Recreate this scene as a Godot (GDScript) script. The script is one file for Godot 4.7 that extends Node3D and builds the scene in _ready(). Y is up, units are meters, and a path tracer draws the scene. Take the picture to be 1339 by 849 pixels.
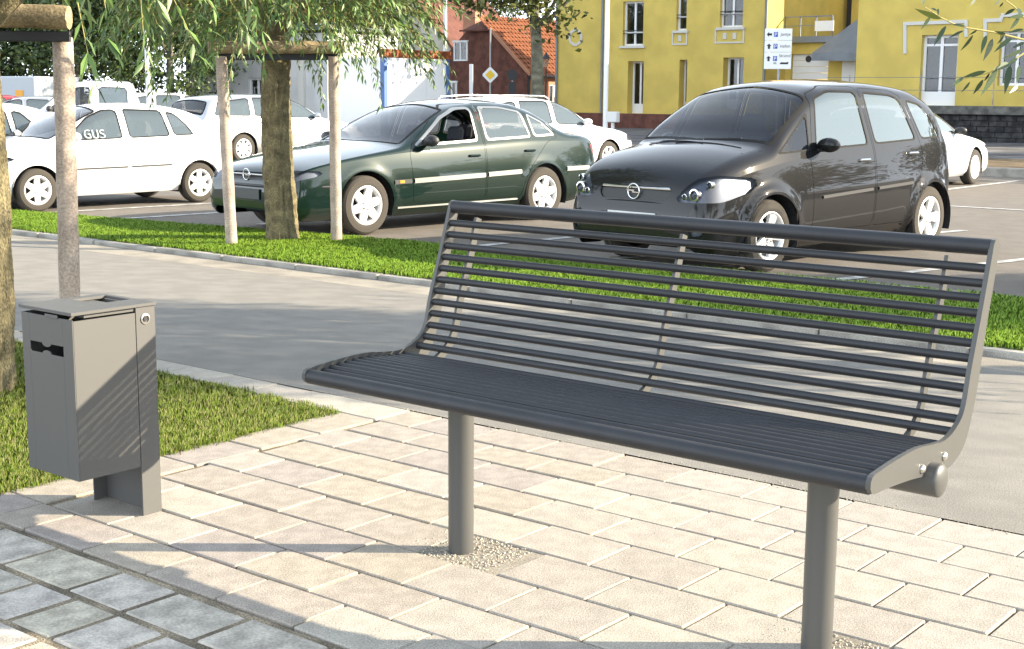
extends Node3D
# A park bench and a litter bin on concrete pavers, a path, a lawn strip with staked willows, a car park and houses behind.
const EYE := 1.35
const FPX := 1803.05
var cam_basis := Basis(Vector3.UP, 0.679184) * Basis(Vector3.RIGHT, -0.166951) * Basis(Vector3.BACK, 0.00686)
var M := {}
var taken := {}
var tex := {}
var rng := RandomNumberGenerator.new()

# ---------- mesh builder ----------
class MB:
	var v := PackedVector3Array()
	var n := PackedVector3Array()
	var c := PackedColorArray()
	var col := Color(1, 1, 1)
	var colored := false
	func put(p, q):
		v.append(p); n.append(q)
		if colored: c.append(col)
	func tri(a, b, d):   # counter-clockwise seen from outside
		var q: Vector3 = (b - a).cross(d - a).normalized()
		put(a, q); put(d, q); put(b, q)
	func trin(a, b, d, na, nb, nd):
		if (d - a).cross(b - a).dot(na + nb + nd) < 0.0:
			put(a, na); put(d, nd); put(b, nb)
		else:
			put(a, na); put(b, nb); put(d, nd)
	func quad(a, b, d, e):
		tri(a, b, d); tri(a, d, e)
	func quadn(a, b, d, e, na, nb, nd, ne):
		trin(a, b, d, na, nb, nd); trin(a, d, e, na, nd, ne)
	func box(p: Vector3, s: Vector3, bs := Basis.IDENTITY, ch := 0.0):
		var h := s * 0.5
		if ch <= 0.0:
			var k := []
			for i in 8: k.append(p + bs * Vector3(h.x * (1 if i & 1 else -1), h.y * (1 if i & 2 else -1), h.z * (1 if i & 4 else -1)))
			quad(k[0], k[2], k[3], k[1]); quad(k[4], k[5], k[7], k[6]); quad(k[0], k[4], k[6], k[2])
			quad(k[1], k[3], k[7], k[5]); quad(k[0], k[1], k[5], k[4]); quad(k[2], k[6], k[7], k[3])
			return
		# chamfered: faces pulled in by ch
		var g := h - Vector3(ch, ch, ch)
		for ax in 3:
			for sg in [-1.0, 1.0]:
				var q := []
				for w in [[-1, -1], [1, -1], [1, 1], [-1, 1]]:
					var t := Vector3.ZERO
					t[ax] = h[ax] * sg
					t[(ax + 1) % 3] = g[(ax + 1) % 3] * w[0]
					t[(ax + 2) % 3] = g[(ax + 2) % 3] * w[1]
					q.append(p + bs * t)
				if sg > 0: quad(q[0], q[1], q[2], q[3])
				else: quad(q[3], q[2], q[1], q[0])
		for ax in 3:
			var a1 := (ax + 1) % 3
			var a2 := (ax + 2) % 3
			for s1 in [-1.0, 1.0]:
				for s2 in [-1.0, 1.0]:
					var q := []
					for w in [[-1, 0], [1, 0], [1, 1], [-1, 1]]:
						var t := Vector3.ZERO
						t[ax] = g[ax] * w[0]
						t[a1] = (h[a1] if w[1] == 0 else g[a1]) * s1
						t[a2] = (g[a2] if w[1] == 0 else h[a2]) * s2
						q.append(p + bs * t)
					if s1 * s2 < 0: quad(q[3], q[2], q[1], q[0])
					else: quad(q[0], q[1], q[2], q[3])
		for i in 8:
			var s3 := Vector3(1 if i & 1 else -1, 1 if i & 2 else -1, 1 if i & 4 else -1)
			var a := p + bs * (Vector3(h.x, g.y, g.z) * s3)
			var b := p + bs * (Vector3(g.x, h.y, g.z) * s3)
			var d := p + bs * (Vector3(g.x, g.y, h.z) * s3)
			if s3.x * s3.y * s3.z > 0: tri(a, b, d)
			else: tri(a, d, b)
	func tube(pts: Array, rad: Array, sides := 12, caps := true, wob := 0.0, sd := 0.0):
		var rings := []
		var nrm := []
		var up := Vector3.UP
		for i in pts.size():
			var t: Vector3 = (pts[min(i + 1, pts.size() - 1)] - pts[max(i - 1, 0)]).normalized()
			if i == 0: up = Vector3.UP if absf(t.y) < 0.9 else Vector3.RIGHT
			var e1 := up.cross(t).normalized()
			var e2 := t.cross(e1).normalized()
			up = e2
			var r := []
			var q := []
			for k in sides:
				var a := TAU * k / sides
				var dir := e1 * cos(a) + e2 * sin(a)
				var rr: float = rad[i] * (1.0 + wob * (sin(a * 3.0 + i * 0.7 + sd) * 0.6 + sin(a * 7.0 - i * 1.3 + sd * 2.0) * 0.4))
				r.append(pts[i] + dir * rr); q.append(dir)
			rings.append(r); nrm.append(q)
		for i in pts.size() - 1:
			for k in sides:
				var l := (k + 1) % sides
				quadn(rings[i][k], rings[i][l], rings[i + 1][l], rings[i + 1][k], nrm[i][k], nrm[i][l], nrm[i + 1][l], nrm[i + 1][k])
		if caps:
			for e in [0, pts.size() - 1]:
				var dn: Vector3 = (pts[0] - pts[1]).normalized() if e == 0 else (pts[e] - pts[e - 1]).normalized()
				for k in sides:
					trin(pts[e], rings[e][k], rings[e][(k + 1) % sides], dn, dn, dn)
	func lathe(prof: Array, at: Vector3, bs: Basis, sides := 24):   # prof: Vector2(radius, along); turned about bs.y
		for i in prof.size() - 1:
			var a: Vector2 = prof[i]
			var b: Vector2 = prof[i + 1]
			var d := (b - a).normalized()
			var nn := Vector2(d.y, -d.x)
			for k in sides:
				var t0 := TAU * k / sides
				var t1 := TAU * (k + 1) / sides
				var c0 := bs * Vector3(cos(t0), 0, sin(t0))
				var c1 := bs * Vector3(cos(t1), 0, sin(t1))
				var n0 := c0 * nn.x + bs.y * nn.y
				var n1 := c1 * nn.x + bs.y * nn.y
				quadn(at + c0 * a.x + bs.y * a.y, at + c1 * a.x + bs.y * a.y, at + c1 * b.x + bs.y * b.y, at + c0 * b.x + bs.y * b.y, n0, n1, n1, n0)
	func prism(poly: PackedVector2Array, at: Vector3, ex: Vector3, ey: Vector3, th: Vector3):   # poly in ex, ey, thickness both ways along th
		var pl := poly
		if Geometry2D.is_polygon_clockwise(pl): pl.reverse()
		var ids := Geometry2D.triangulate_polygon(pl)
		var flip := ex.cross(ey).dot(th) < 0.0
		for sv in [-0.5, 0.5]:
			var s: float = sv
			for i in range(0, ids.size(), 3):
				var a := at + ex * pl[ids[i]].x + ey * pl[ids[i]].y + th * s
				var b := at + ex * pl[ids[i + 1]].x + ey * pl[ids[i + 1]].y + th * s
				var d := at + ex * pl[ids[i + 2]].x + ey * pl[ids[i + 2]].y + th * s
				var q: Vector3 = th.normalized() * signf(s)
				trin(a, b, d, q, q, q)
		for i in pl.size():
			var j := (i + 1) % pl.size()
			var a := at + ex * pl[i].x + ey * pl[i].y
			var b := at + ex * pl[j].x + ey * pl[j].y
			if flip: quad(b - th * 0.5, a - th * 0.5, a + th * 0.5, b + th * 0.5)
			else: quad(a - th * 0.5, b - th * 0.5, b + th * 0.5, a + th * 0.5)
	func mesh() -> ArrayMesh:
		var arr := []
		arr.resize(Mesh.ARRAY_MAX)
		arr[Mesh.ARRAY_VERTEX] = v
		arr[Mesh.ARRAY_NORMAL] = n
		if colored: arr[Mesh.ARRAY_COLOR] = c
		var m := ArrayMesh.new()
		m.add_surface_from_arrays(Mesh.PRIMITIVE_TRIANGLES, arr)
		return m

# ---------- helpers ----------
func px(x: float, y: float, d: float) -> Vector3:   # the point seen at a photo pixel, d metres along the view axis
	return Vector3(0, EYE, 0) + cam_basis * Vector3((x - 669.5) / FPX, -(y - 424.5) / FPX, -1.0) * d

func at_z(x: float, y: float, z: float) -> Vector3:   # the same on the plane of a facade
	var r := cam_basis * Vector3((x - 669.5) / FPX, -(y - 424.5) / FPX, -1.0)
	return Vector3(0, EYE, 0) + r * (z / r.z)

func gy(z: float) -> float:   # the path falls gently to the car park
	return -clampf((-z - 4.25) * 0.055, 0.0, 0.19)

func on_ground(x: float, y: float) -> Vector3:
	var r := cam_basis * Vector3((x - 669.5) / FPX, -(y - 424.5) / FPX, -1.0)
	var t := -EYE / r.y
	for i in 40: t = (gy(t * r.z) - EYE) / r.y
	return Vector3(0, EYE, 0) + r * t

func numbered(called: String) -> String:
	var k: int = taken.get(called, 0)
	taken[called] = k + 1
	return called if k == 0 else "%s_%03d" % [called, k]

func thing(called: String, label: String, category: String, at := Vector3.ZERO, turn := 0.0, group := "") -> Node3D:
	var o := Node3D.new()
	o.name = numbered(called)
	add_child(o)
	o.position = at
	o.rotation.y = turn
	o.set_meta("label", label); o.set_meta("category", category)
	if group: o.set_meta("group", group)
	return o

func part(called: String, mb, m: Material, parent: Node3D, at := Vector3.ZERO, bs := Basis.IDENTITY) -> MeshInstance3D:
	var o := MeshInstance3D.new()
	o.name = called
	o.mesh = mb.mesh() if mb is MB else mb
	o.material_override = m
	o.transform = Transform3D(bs, at)
	parent.add_child(o, true)
	return o

func structure(called: String, mb, m: Material) -> MeshInstance3D:
	var o := part(numbered(called), mb, m, self)
	o.set_meta("kind", "structure")
	return o

func tag(o: Node3D, label: String, category: String, group := "", kind := "") -> Node3D:
	o.set_meta("label", label); o.set_meta("category", category)
	if group: o.set_meta("group", group)
	if kind: o.set_meta("kind", kind)
	return o

func ntex(sd: int, freq: float, stops: Array, oct := 4, size := 512, type := FastNoiseLite.TYPE_SIMPLEX_SMOOTH) -> NoiseTexture2D:
	var f := FastNoiseLite.new()
	f.seed = sd; f.frequency = freq; f.fractal_octaves = oct; f.noise_type = type
	var t := NoiseTexture2D.new()
	t.width = size; t.height = size; t.seamless = true; t.noise = f
	if stops.size():
		var g := Gradient.new()
		var offs := PackedFloat32Array()
		var cols := PackedColorArray()
		for s in stops: offs.append(s[0]); cols.append(s[1])
		g.offsets = offs; g.colors = cols
		t.color_ramp = g
	return t

func lin(r: float, g: float, b: float) -> Color:
	return Color(r, g, b).linear_to_srgb()

func flat(c: Color, rough := 0.7, metal := 0.0, spec := 0.5) -> StandardMaterial3D:
	var m := StandardMaterial3D.new()
	m.albedo_color = c; m.roughness = rough; m.metallic = metal; m.metallic_specular = spec
	return m

# a mottled material: fine grain times coarse patches, both in world space
func grain(c: Color, lo: float, hi: float, fine: float, coarse: float, rough := 0.85, bump := 0.0, sd := 1, patch := 0.25) -> StandardMaterial3D:
	var m := StandardMaterial3D.new()
	m.albedo_color = c
	m.roughness = rough
	var key := "fine%.2f" % (roundf(lo * 20.0) / 20.0)
	if not tex.has(key): tex[key] = ntex(sd, 0.08, [[0.2, Color(lo, lo, lo)], [0.5, Color((lo + hi) / 2, (lo + hi) / 2, (lo + hi) / 2)], [0.8, Color(hi, hi, hi)]], 5)
	m.albedo_texture = tex[key]
	m.uv1_offset = Vector3(sd * 0.37, sd * 0.61, sd * 0.13)
	m.uv1_triplanar = true; m.uv1_world_triplanar = true
	m.uv1_scale = Vector3.ONE * fine
	if coarse > 0.0:
		m.detail_enabled = true
		m.detail_blend_mode = BaseMaterial3D.BLEND_MODE_MUL
		m.detail_uv_layer = BaseMaterial3D.DETAIL_UV_2
		m.uv2_triplanar = true; m.uv2_world_triplanar = true
		m.uv2_scale = Vector3.ONE * coarse
		var p := 1.0 - patch
		key = "coarse%.2f" % (roundf(p * 20.0) / 20.0)
		if not tex.has(key): tex[key] = ntex(sd + 50, 0.012, [[0.25, Color(p, p, p)], [0.75, Color(1, 1, 1)]], 5)
		m.detail_albedo = tex[key]
		m.uv2_offset = Vector3(sd * 0.71, sd * 0.29, sd * 0.53)
	if bump > 0.0:
		m.normal_enabled = true
		m.normal_scale = bump
		if not tex.has("normal"):
			var f := ntex(9, 0.12, [], 4)
			f.as_normal_map = true
			f.bump_strength = 6.0
			tex.normal = f
		m.normal_texture = tex.normal
	return m

func glass(c: Color, a: float, rough := 0.02) -> StandardMaterial3D:
	var m := StandardMaterial3D.new()
	m.albedo_color = Color(c.r, c.g, c.b, a)
	m.transparency = BaseMaterial3D.TRANSPARENCY_ALPHA
	m.roughness = rough
	m.metallic_specular = 1.0
	return m

func _ready() -> void:
	rng.seed = 4711
	set_light()
	make_materials()
	build_ground()
	build_paving()
	build_lawns()
	build_bench()
	build_bin()
	build_cars()
	build_houses()
	build_street_things()
	build_trees()

func set_light() -> void:
	var cam := Camera3D.new()
	cam.name = "camera"
	cam.fov = 26.4963
	cam.near = 0.05; cam.far = 600.0
	cam.transform = Transform3D(cam_basis, Vector3(0, EYE, 0))
	add_child(cam)
	cam.current = true
	var sky_mat := ProceduralSkyMaterial.new()
	sky_mat.sky_top_color = Color(0.415, 0.455, 0.51)
	sky_mat.sky_horizon_color = Color(0.88, 0.92, 0.96)
	sky_mat.sky_curve = 0.3
	sky_mat.ground_bottom_color = Color(0.35, 0.34, 0.32)
	sky_mat.ground_horizon_color = Color(0.62, 0.62, 0.6)
	sky_mat.sky_energy_multiplier = 1.0
	var env := Environment.new()
	env.background_mode = Environment.BG_SKY
	env.sky = Sky.new()
	env.sky.sky_material = sky_mat
	env.background_energy_multiplier = 1.75
	env.tonemap_mode = Environment.TONE_MAPPER_LINEAR
	env.tonemap_exposure = 3.1
	env.sdfgi_enabled = true; env.ssao_enabled = true; env.ssil_enabled = true
	var we := WorldEnvironment.new()
	we.name = "environment"
	we.environment = env
	add_child(we)
	var sun := DirectionalLight3D.new()
	sun.name = "sun"
	sun.light_energy = 1.6
	sun.light_color = Color(1.0, 0.94, 0.84)
	sun.light_angular_distance = 0.5
	sun.shadow_enabled = true
	var el := deg_to_rad(22.0)
	var towards := Vector3(0.779 * cos(el), sin(el), -0.627 * cos(el))
	sun.transform = Transform3D(Basis.looking_at(-towards, Vector3.UP), towards * 50.0)
	add_child(sun)

func make_materials() -> void:
	M.asphalt = grain(lin(0.295, 0.275, 0.24), 0.72, 1.0, 3.0, 0.5, 0.95, 0.3, 3, 0.08)
	M.gutter = grain(lin(0.38, 0.34, 0.275), 0.8, 1.0, 1.8, 0.3, 0.95, 0.25, 4, 0.15)
	M.lot = grain(lin(0.235, 0.205, 0.17), 0.6, 1.0, 2.2, 0.4, 0.95, 0.25, 5, 0.07)
	M.kerb = grain(lin(0.46, 0.43, 0.37), 0.8, 1.0, 2.0, 0.4, 0.9, 0.3, 6, 0.2)
	M.sand = grain(lin(0.50, 0.41, 0.28), 0.6, 1.0, 3.0, 0.6, 1.0, 0.8, 7, 0.35)
	M.soil = grain(lin(0.10, 0.09, 0.04), 0.5, 1.0, 2.0, 0.5, 1.0, 0.8, 8, 0.3)
	M.line = grain(lin(0.72, 0.72, 0.70), 0.7, 1.0, 2.5, 0.8, 0.8, 0.2, 9, 0.25)
	M.steel = grain(lin(0.026, 0.027, 0.031), 0.8, 1.0, 5.0, 1.5, 0.5, 0.06, 10, 0.12)
	M.steel.metallic_specular = 0.5
	M.plate_steel = grain(lin(0.082, 0.081, 0.075), 0.94, 1.0, 8.0, 0.0, 0.42, 0.06, 14)
	M.bolt = flat(lin(0.55, 0.54, 0.5), 0.3, 0.9)
	M.bin = grain(lin(0.094, 0.091, 0.085), 0.95, 1.0, 8.0, 0.0, 0.5, 0.1, 11)
	M.bucket = flat(lin(0.22, 0.22, 0.22), 0.5, 0.3)
	M.dark = flat(lin(0.012, 0.012, 0.013), 0.8)
	M.black = flat(lin(0.02, 0.02, 0.022), 0.55)
	M.stake = grain(lin(0.64, 0.51, 0.40), 0.7, 1.0, 1.5, 0.8, 0.8, 0.3, 12, 0.2)
	M.bark = grain(lin(0.42, 0.35, 0.185), 0.5, 1.0, 2.2, 1.2, 0.95, 1.0, 13, 0.3)
	M.bark.uv1_scale = Vector3(4.0, 0.9, 4.0)
	M.white_paint = flat(lin(0.78, 0.78, 0.77), 0.5)
	M.leaf = flat(Color(1, 1, 1), 0.5)
	M.leaf.vertex_color_use_as_albedo = true
	M.leaf.backlight = Color(0.45, 0.5, 0.2)

# ---------- the setting ----------
func sheet(called: String, m: Material, xa: float, xb: float, za: float, zb: float, lift := 0.0, nz := 1):
	var mb := MB.new()
	for i in nz:
		var z0 := lerpf(za, zb, float(i) / nz)
		var z1 := lerpf(za, zb, float(i + 1) / nz)
		mb.quad(Vector3(xa, gy(z0) + lift, z0), Vector3(xb, gy(z0) + lift, z0), Vector3(xb, gy(z1) + lift, z1), Vector3(xa, gy(z1) + lift, z1))
	return structure(called, mb, m)

# far edge of the lawn strip: it narrows towards the left
func strip_far(x: float) -> float:
	if x > -9.5: return lerpf(-10.1, -10.32, clampf((x + 9.5) / 6.0, 0, 1))
	return -10.1 + (-9.5 - x) * 0.125

func build_ground() -> void:
	var mb := MB.new()
	mb.quad(Vector3(-400, -0.23, 400), Vector3(400, -0.23, 400), Vector3(400, -0.23, -400), Vector3(-400, -0.23, -400))
	structure("ground", mb, M.soil)
	sheet("paving_bed", M.sand, -30, 30, 12, -4.22, -0.010)
	sheet("old_paving_bed", M.sand, -30, 30, 11.9, -2.243, -0.004)
	sheet("path", M.asphalt, -60, 60, -4.222, -7.73, 0.0, 8)
	sheet("path_gutter", M.gutter, -60, 60, -7.738, -8.12, -0.001, 2)
	# kerb stones along both sides of the lawn strip
	var k := 0
	var x := -40.0
	var near := Node3D.new()
	near.name = "lawn_kerb"; add_child(near); near.set_meta("kind", "structure")
	var far := Node3D.new()
	far.name = "parking_kerb"; add_child(far); far.set_meta("kind", "structure")
	var kerb_mesh := MB.new()
	kerb_mesh.box(Vector3.ZERO, Vector3(0.992, 0.3, 0.1), Basis.IDENTITY, 0.012)
	var km := kerb_mesh.mesh()
	while x < 12.0:
		part("kerb_stone", km, M.kerb, near, Vector3(x + 0.5, -0.19 - 0.11 + rng.randf_range(-0.004, 0.004), -8.17 + rng.randf_range(-0.004, 0.004)), Basis(Vector3.UP, rng.randf_range(-0.004, 0.004)))
		var za := strip_far(x)
		var zb := strip_far(x + 1.0)
		part("kerb_stone", km, M.kerb, far, Vector3(x + 0.5, -0.3 + rng.randf_range(-0.003, 0.003), (za + zb) * 0.5 - 0.06), Basis(Vector3.UP, -atan2(zb - za, 1.0)))
		x += 1.0
	# car park
	mb = MB.new()
	mb.quad(Vector3(-90, -0.19, -9.2), Vector3(60, -0.19, -9.2), Vector3(60, -0.19, -26.6), Vector3(-90, -0.19, -26.6))
	structure("car_park", mb, M.lot)
	# concrete gutter in front of the bays
	mb = MB.new()
	var gx := -40.0
	while gx < 12.0:
		mb.quad(Vector3(gx, -0.186, strip_far(gx) - 0.1), Vector3(gx + 2, -0.186, strip_far(gx + 2) - 0.1), Vector3(gx + 2, -0.186, strip_far(gx + 2) - 0.42), Vector3(gx, -0.186, strip_far(gx) - 0.42))
		gx += 2.0
	structure("parking_gutter", mb, M.kerb)
	# bay markings
	for b in [[-14.1, -9.95, -13.2, 0.13], [-15.45, -9.95, -15.0, 0.13], [-12.35, -10.6, -15.4, 0.13], [-9.0, -10.55, -15.4, 0.13], [-7.36, -10.6, -15.6, 0.29], [-5.1, -10.65, -15.6, 0.27], [-2.6, -10.65, -15.6, 0.25], [-8.78, -22.0, -25.5, 0.02], [-6.4, -22.0, -25.5, 0.02], [-11.3, -21.5, -25.5, 0.02], [-14, -21.5, -25.5, 0.02]]:
		mb = MB.new()
		var d := Vector3(b[3], 0, -1)
		var p0 := Vector3(b[0], -0.184, b[1])
		var p1: Vector3 = p0 + d * absf(b[2] - b[1])
		mb.quad(p0 - Vector3(0.06, 0, 0), p0 + Vector3(0.06, 0, 0), p1 + Vector3(0.06, 0, 0), p1 - Vector3(0.06, 0, 0))
		structure("bay_marking", mb, M.line)
	mb = MB.new()
	mb.quad(Vector3(-7.5, -0.184, -18.9), Vector3(-3.5, -0.184, -18.9), Vector3(-3.5, -0.184, -19.02), Vector3(-7.5, -0.184, -19.02))
	structure("bay_marking", mb, M.line)
	# far side of the car park: kerb, dry verge, pavement
	mb = MB.new()
	mb.box(Vector3(-15, -0.12, -26.7), Vector3(150, 0.2, 0.15), Basis.IDENTITY, 0.02)
	structure("far_kerb", mb, M.kerb)
	mb = MB.new()
	mb.quad(Vector3(-90, -0.06, -26.77), Vector3(60, -0.06, -26.77), Vector3(60, -0.06, -31.5), Vector3(-90, -0.06, -31.5))
	structure("dry_verge", mb, grain(lin(0.30, 0.20, 0.09), 0.5, 1.0, 1.0, 0.3, 1.0, 0.6, 21, 0.3))
	mb = MB.new()
	mb.quad(Vector3(-120, -0.075, -31.5), Vector3(80, -0.075, -31.5), Vector3(80, -0.075, -120), Vector3(-120, -0.075, -120))
	structure("far_road", mb, grain(lin(0.22, 0.21, 0.21), 0.7, 1.0, 1.0, 0.1, 0.95, 0.4, 22, 0.3))

func build_paving() -> void:
	var floor_node := Node3D.new()
	floor_node.name = "paver_floor"; add_child(floor_node); floor_node.set_meta("kind", "structure")
	var mats := []
	for i in 5:
		var t: float = [1.04, 0.99, 1.08, 0.96, 1.02][i]
		mats.append(grain(lin(0.50 * t, (0.45 + 0.005 * (i % 3)) * t, 0.385 * t), 0.75, 1.0, 3.6, 1.7, 0.93, 0.3, 30 + i, 0.06))
	var smats := []   # sandier stones towards the bin
	for i in 3: smats.append(grain(lin(0.49 - 0.02 * i, 0.43 - 0.018 * i, 0.345), 0.75, 1.0, 3.6, 1.9, 0.95, 0.3, 40 + i, 0.1))
	var zs := [-4.22, -4.0, -3.8, -3.575, -3.345, -3.115, -2.885, -2.655, -2.45, -2.25]
	var meshes := {}
	var put := func(xa: float, xb: float, za: float, zb: float, mt: Material, th := 0.055, ch := 0.0035):
		var w := xb - xa
		var d := zb - za
		var key := "%.3f_%.3f_%.3f" % [w, d, ch]
		if not meshes.has(key):
			var q := MB.new()
			q.box(Vector3.ZERO, Vector3(w, th, d), Basis.IDENTITY, ch)
			meshes[key] = q.mesh()
		var bs := Basis(Vector3.RIGHT, rng.randf_range(-0.005, 0.005)) * Basis(Vector3.BACK, rng.randf_range(-0.004, 0.004)) * Basis(Vector3.UP, rng.randf_range(-0.004, 0.004))
		part("paver", meshes[key], mt, floor_node, Vector3((xa + xb) / 2, -th / 2 + rng.randf_range(-0.002, 0.002), (za + zb) / 2), bs)
	var posts := [Vector2(-2.6, -3.0), Vector2(-1.437, -2.985)]
	for r in zs.size() - 1:
		var za: float = zs[r]
		var zb: float = zs[r + 1]
		var gap := 0.0035 if r > 0 else 0.003
		var off := 0.0 if r % 2 == 0 else 0.1545
		if r == 2: off = 0.0
		var x0 := -1.608 + off - 0.309 * 12
		while x0 < 0.6:
			var xa := x0 + gap
			var xb := x0 + 0.309 - gap
			x0 += 0.309
			if xb < -3.95 or xa > 0.5: continue
			xa = maxf(xa, -3.955)
			if xb - xa < 0.05: continue
			var c := Vector2((xa + xb) / 2, (za + zb) / 2)
			var hole := false
			for p in posts:
				if p.x > xa - 0.01 and p.x < xb + 0.01 and p.y > za - 0.02 and p.y < zb + 0.02: hole = true
			if hole: continue
			var sandy: bool = c.x < -2.6 + rng.randf_range(-0.45, 0.35) and rng.randf() < 0.75
			var g2 := gap + (0.0025 if c.x < -2.6 else 0.0)
			put.call(xa, xb, za + g2, zb - g2, smats[rng.randi() % 3] if sandy else mats[rng.randi() % 5])
	# border column beside the grass, and the narrow row that runs on along the path
	var z := -4.0
	while z < -1.4:
		put.call(-4.182, -3.963, z + 0.004, z + 0.309 - 0.004, smats[rng.randi() % 3])
		z += 0.309
	var kx := -4.19
	while kx > -12.0:
		put.call(kx - 0.305, kx, -4.217, -4.03, mats[rng.randi() % 5])
		kx -= 0.309
	kx = -3.96
	while kx > -4.3:
		put.call(kx - 0.305, kx, -4.217, -4.004, mats[rng.randi() % 5])
		kx -= 0.309
	# older, rougher slabs with wide sandy joints in front
	var omats := []
	for i in 4: omats.append(grain(lin(0.62 - 0.04 * (i % 2), 0.565 - 0.035 * (i % 2), 0.445 + 0.02 * (i % 3)), 0.85, 1.0, 1.8, 1.3, 0.95, 0.3, 45 + i, 0.2))
	var orow := [[-2.222, -2.04, [-4.3, -3.82, -3.53, -3.21, -2.955, -2.66, -2.36, -2.05, -1.75, -1.45, -1.15]], [-2.015, -1.815, [-4.2, -3.9, -3.6, -3.32, -3.13, -2.94, -2.74, -2.5, -2.2, -1.9, -1.6, -1.3]], [-1.795, -1.6, [-4.2, -3.8, -3.5, -3.25, -2.95, -2.7, -2.4, -2.1, -1.8, -1.5]], [-1.58, -1.38, [-4.1, -3.75, -3.45, -3.2, -2.9, -2.6, -2.3, -2.0, -1.7]]]
	for o in orow:
		for i in o[2].size() - 1:
			put.call(o[2][i] + 0.006 + rng.randf() * 0.006, o[2][i + 1] - 0.006 - rng.randf() * 0.006, o[0] - 0.004 + rng.randf() * 0.008, o[1] + 0.004 - rng.randf() * 0.008, omats[rng.randi() % 4], 0.06, 0.005)
	# loose gravel where a stone was left out for each post
	for p in posts:
		var gb := MB.new()
		gb.box(Vector3(p.x, -0.03, p.y), Vector3(0.5, 0.05, 0.34))
		part("gravel_bed", gb, M.gutter, floor_node)
	var pebble := MB.new()
	var sp := []
	for i in 10: sp.append(Vector3(rng.randf_range(-1, 1), rng.randf_range(-0.6, 0.6), rng.randf_range(-1, 1)).normalized() * rng.randf_range(0.8, 1.1))
	var lat := 5
	var lon := 7
	var pt := func(i, j) -> Vector3:
		var a: float = PI * i / lat
		var b: float = TAU * (j % lon) / lon
		return Vector3(sin(a) * cos(b) * 1.1, cos(a) * 0.7, sin(a) * sin(b)) * (1.0 + 0.16 * sin(b * 2.0 + a * 3.0))
	for i in lat:
		for j in lon:
			var a: Vector3 = pt.call(i, j)
			var b: Vector3 = pt.call(i, j + 1)
			var c: Vector3 = pt.call(i + 1, j + 1)
			var d: Vector3 = pt.call(i + 1, j)
			pebble.quadn(a, b, c, d, a.normalized(), b.normalized(), c.normalized(), d.normalized())
	var pm := pebble.mesh()
	var spots := []
	for p in posts:
		for i in 900: spots.append([Vector3(p.x + rng.randf_range(-0.17, 0.17), -0.006 + rng.randf_range(0, 0.003), p.y + rng.randf_range(-0.12, 0.12)), rng.randf_range(0.001, 0.0045)])
	for i in 260: spots.append([Vector3(rng.randf_range(-3.95, -2.2), -0.012, zs[1 + rng.randi() % 8] + rng.randf_range(-0.006, 0.006)), rng.randf_range(0.002, 0.004)])
	for i in 140: spots.append([Vector3(rng.randf_range(-4.15, -1.0), 0.001, rng.randf_range(-4.1, -2.0)), rng.randf_range(0.0008, 0.002)])
	for i in 500: spots.append([Vector3(rng.randf_range(-4.5, 0.2), 0.0, -4.222 + rng.randfn(0, 0.02)), rng.randf_range(0.001, 0.003)])
	var mm := MultiMesh.new()
	mm.transform_format = MultiMesh.TRANSFORM_3D
	mm.mesh = pm
	mm.instance_count = spots.size()
	for i in spots.size():
		var q: float = spots[i][1]
		mm.set_instance_transform(i, Transform3D(Basis(Vector3.UP, rng.randf() * TAU).scaled(Vector3(q, q, q)), spots[i][0]))
	var mi := MultiMeshInstance3D.new()
	mi.name = "gravel"
	mi.multimesh = mm
	mi.material_override = grain(lin(0.60, 0.54, 0.44), 0.6, 1.0, 6.0, 0.0, 0.95, 0.0, 52)
	add_child(mi)
	tag(mi, "loose gravel and sand in gaps around the bench posts", "gravel", "", "stuff")

func clump_mesh(blades: int, h: float, w: float, spread: float, sd: int, pal: Array) -> ArrayMesh:
	var r := RandomNumberGenerator.new()
	r.seed = sd
	var mb := MB.new()
	mb.colored = true
	for i in blades:
		var a := r.randf() * TAU
		var p := Vector3(r.randf_range(-spread, spread), 0, r.randf_range(-spread, spread))
		var hh := h * r.randf_range(0.55, 1.15)
		var lean := Vector3(cos(a), 0, sin(a)) * hh * r.randf_range(0.1, 0.75)
		var sd_v := Vector3(-sin(a), 0, cos(a)) * w * r.randf_range(0.7, 1.3)
		var mid := p + lean * 0.35 + Vector3(0, hh * 0.6, 0)
		var tip := p + lean + Vector3(0, hh, 0)
		var t: float = r.randf()
		mb.col = pal[r.randi() % pal.size()] * (0.75 + 0.5 * t)
		mb.col.a = 1.0
		var up := Vector3(lean.x * -0.4, 1, lean.z * -0.4).normalized()
		mb.trin(p - sd_v, p + sd_v, mid + sd_v * 0.8, up, up, up)
		mb.trin(p - sd_v, mid + sd_v * 0.8, mid - sd_v * 0.8, up, up, up)
		mb.trin(mid - sd_v * 0.8, mid + sd_v * 0.8, tip, up, up, up)
	return mb.mesh()

func scatter(called: String, label: String, meshes: Array, m: Material, pts: Array) -> void:
	var holder := Node3D.new()
	holder.name = called
	add_child(holder)
	tag(holder, label, "grass", "", "stuff")
	for k in meshes.size():
		var mine := []
		for i in range(k, pts.size(), meshes.size()): mine.append(pts[i])
		var mm := MultiMesh.new()
		mm.transform_format = MultiMesh.TRANSFORM_3D
		mm.mesh = meshes[k]
		mm.instance_count = mine.size()
		for i in mine.size():
			var s: float = rng.randf_range(0.75, 1.25)
			mm.set_instance_transform(i, Transform3D(Basis(Vector3.UP, rng.randf() * TAU).scaled(Vector3(s, s * rng.randf_range(0.8, 1.2), s)), mine[i]))
		var mi := MultiMeshInstance3D.new()
		mi.name = "blades"
		mi.multimesh = mm
		mi.material_override = m
		holder.add_child(mi, true)

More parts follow.
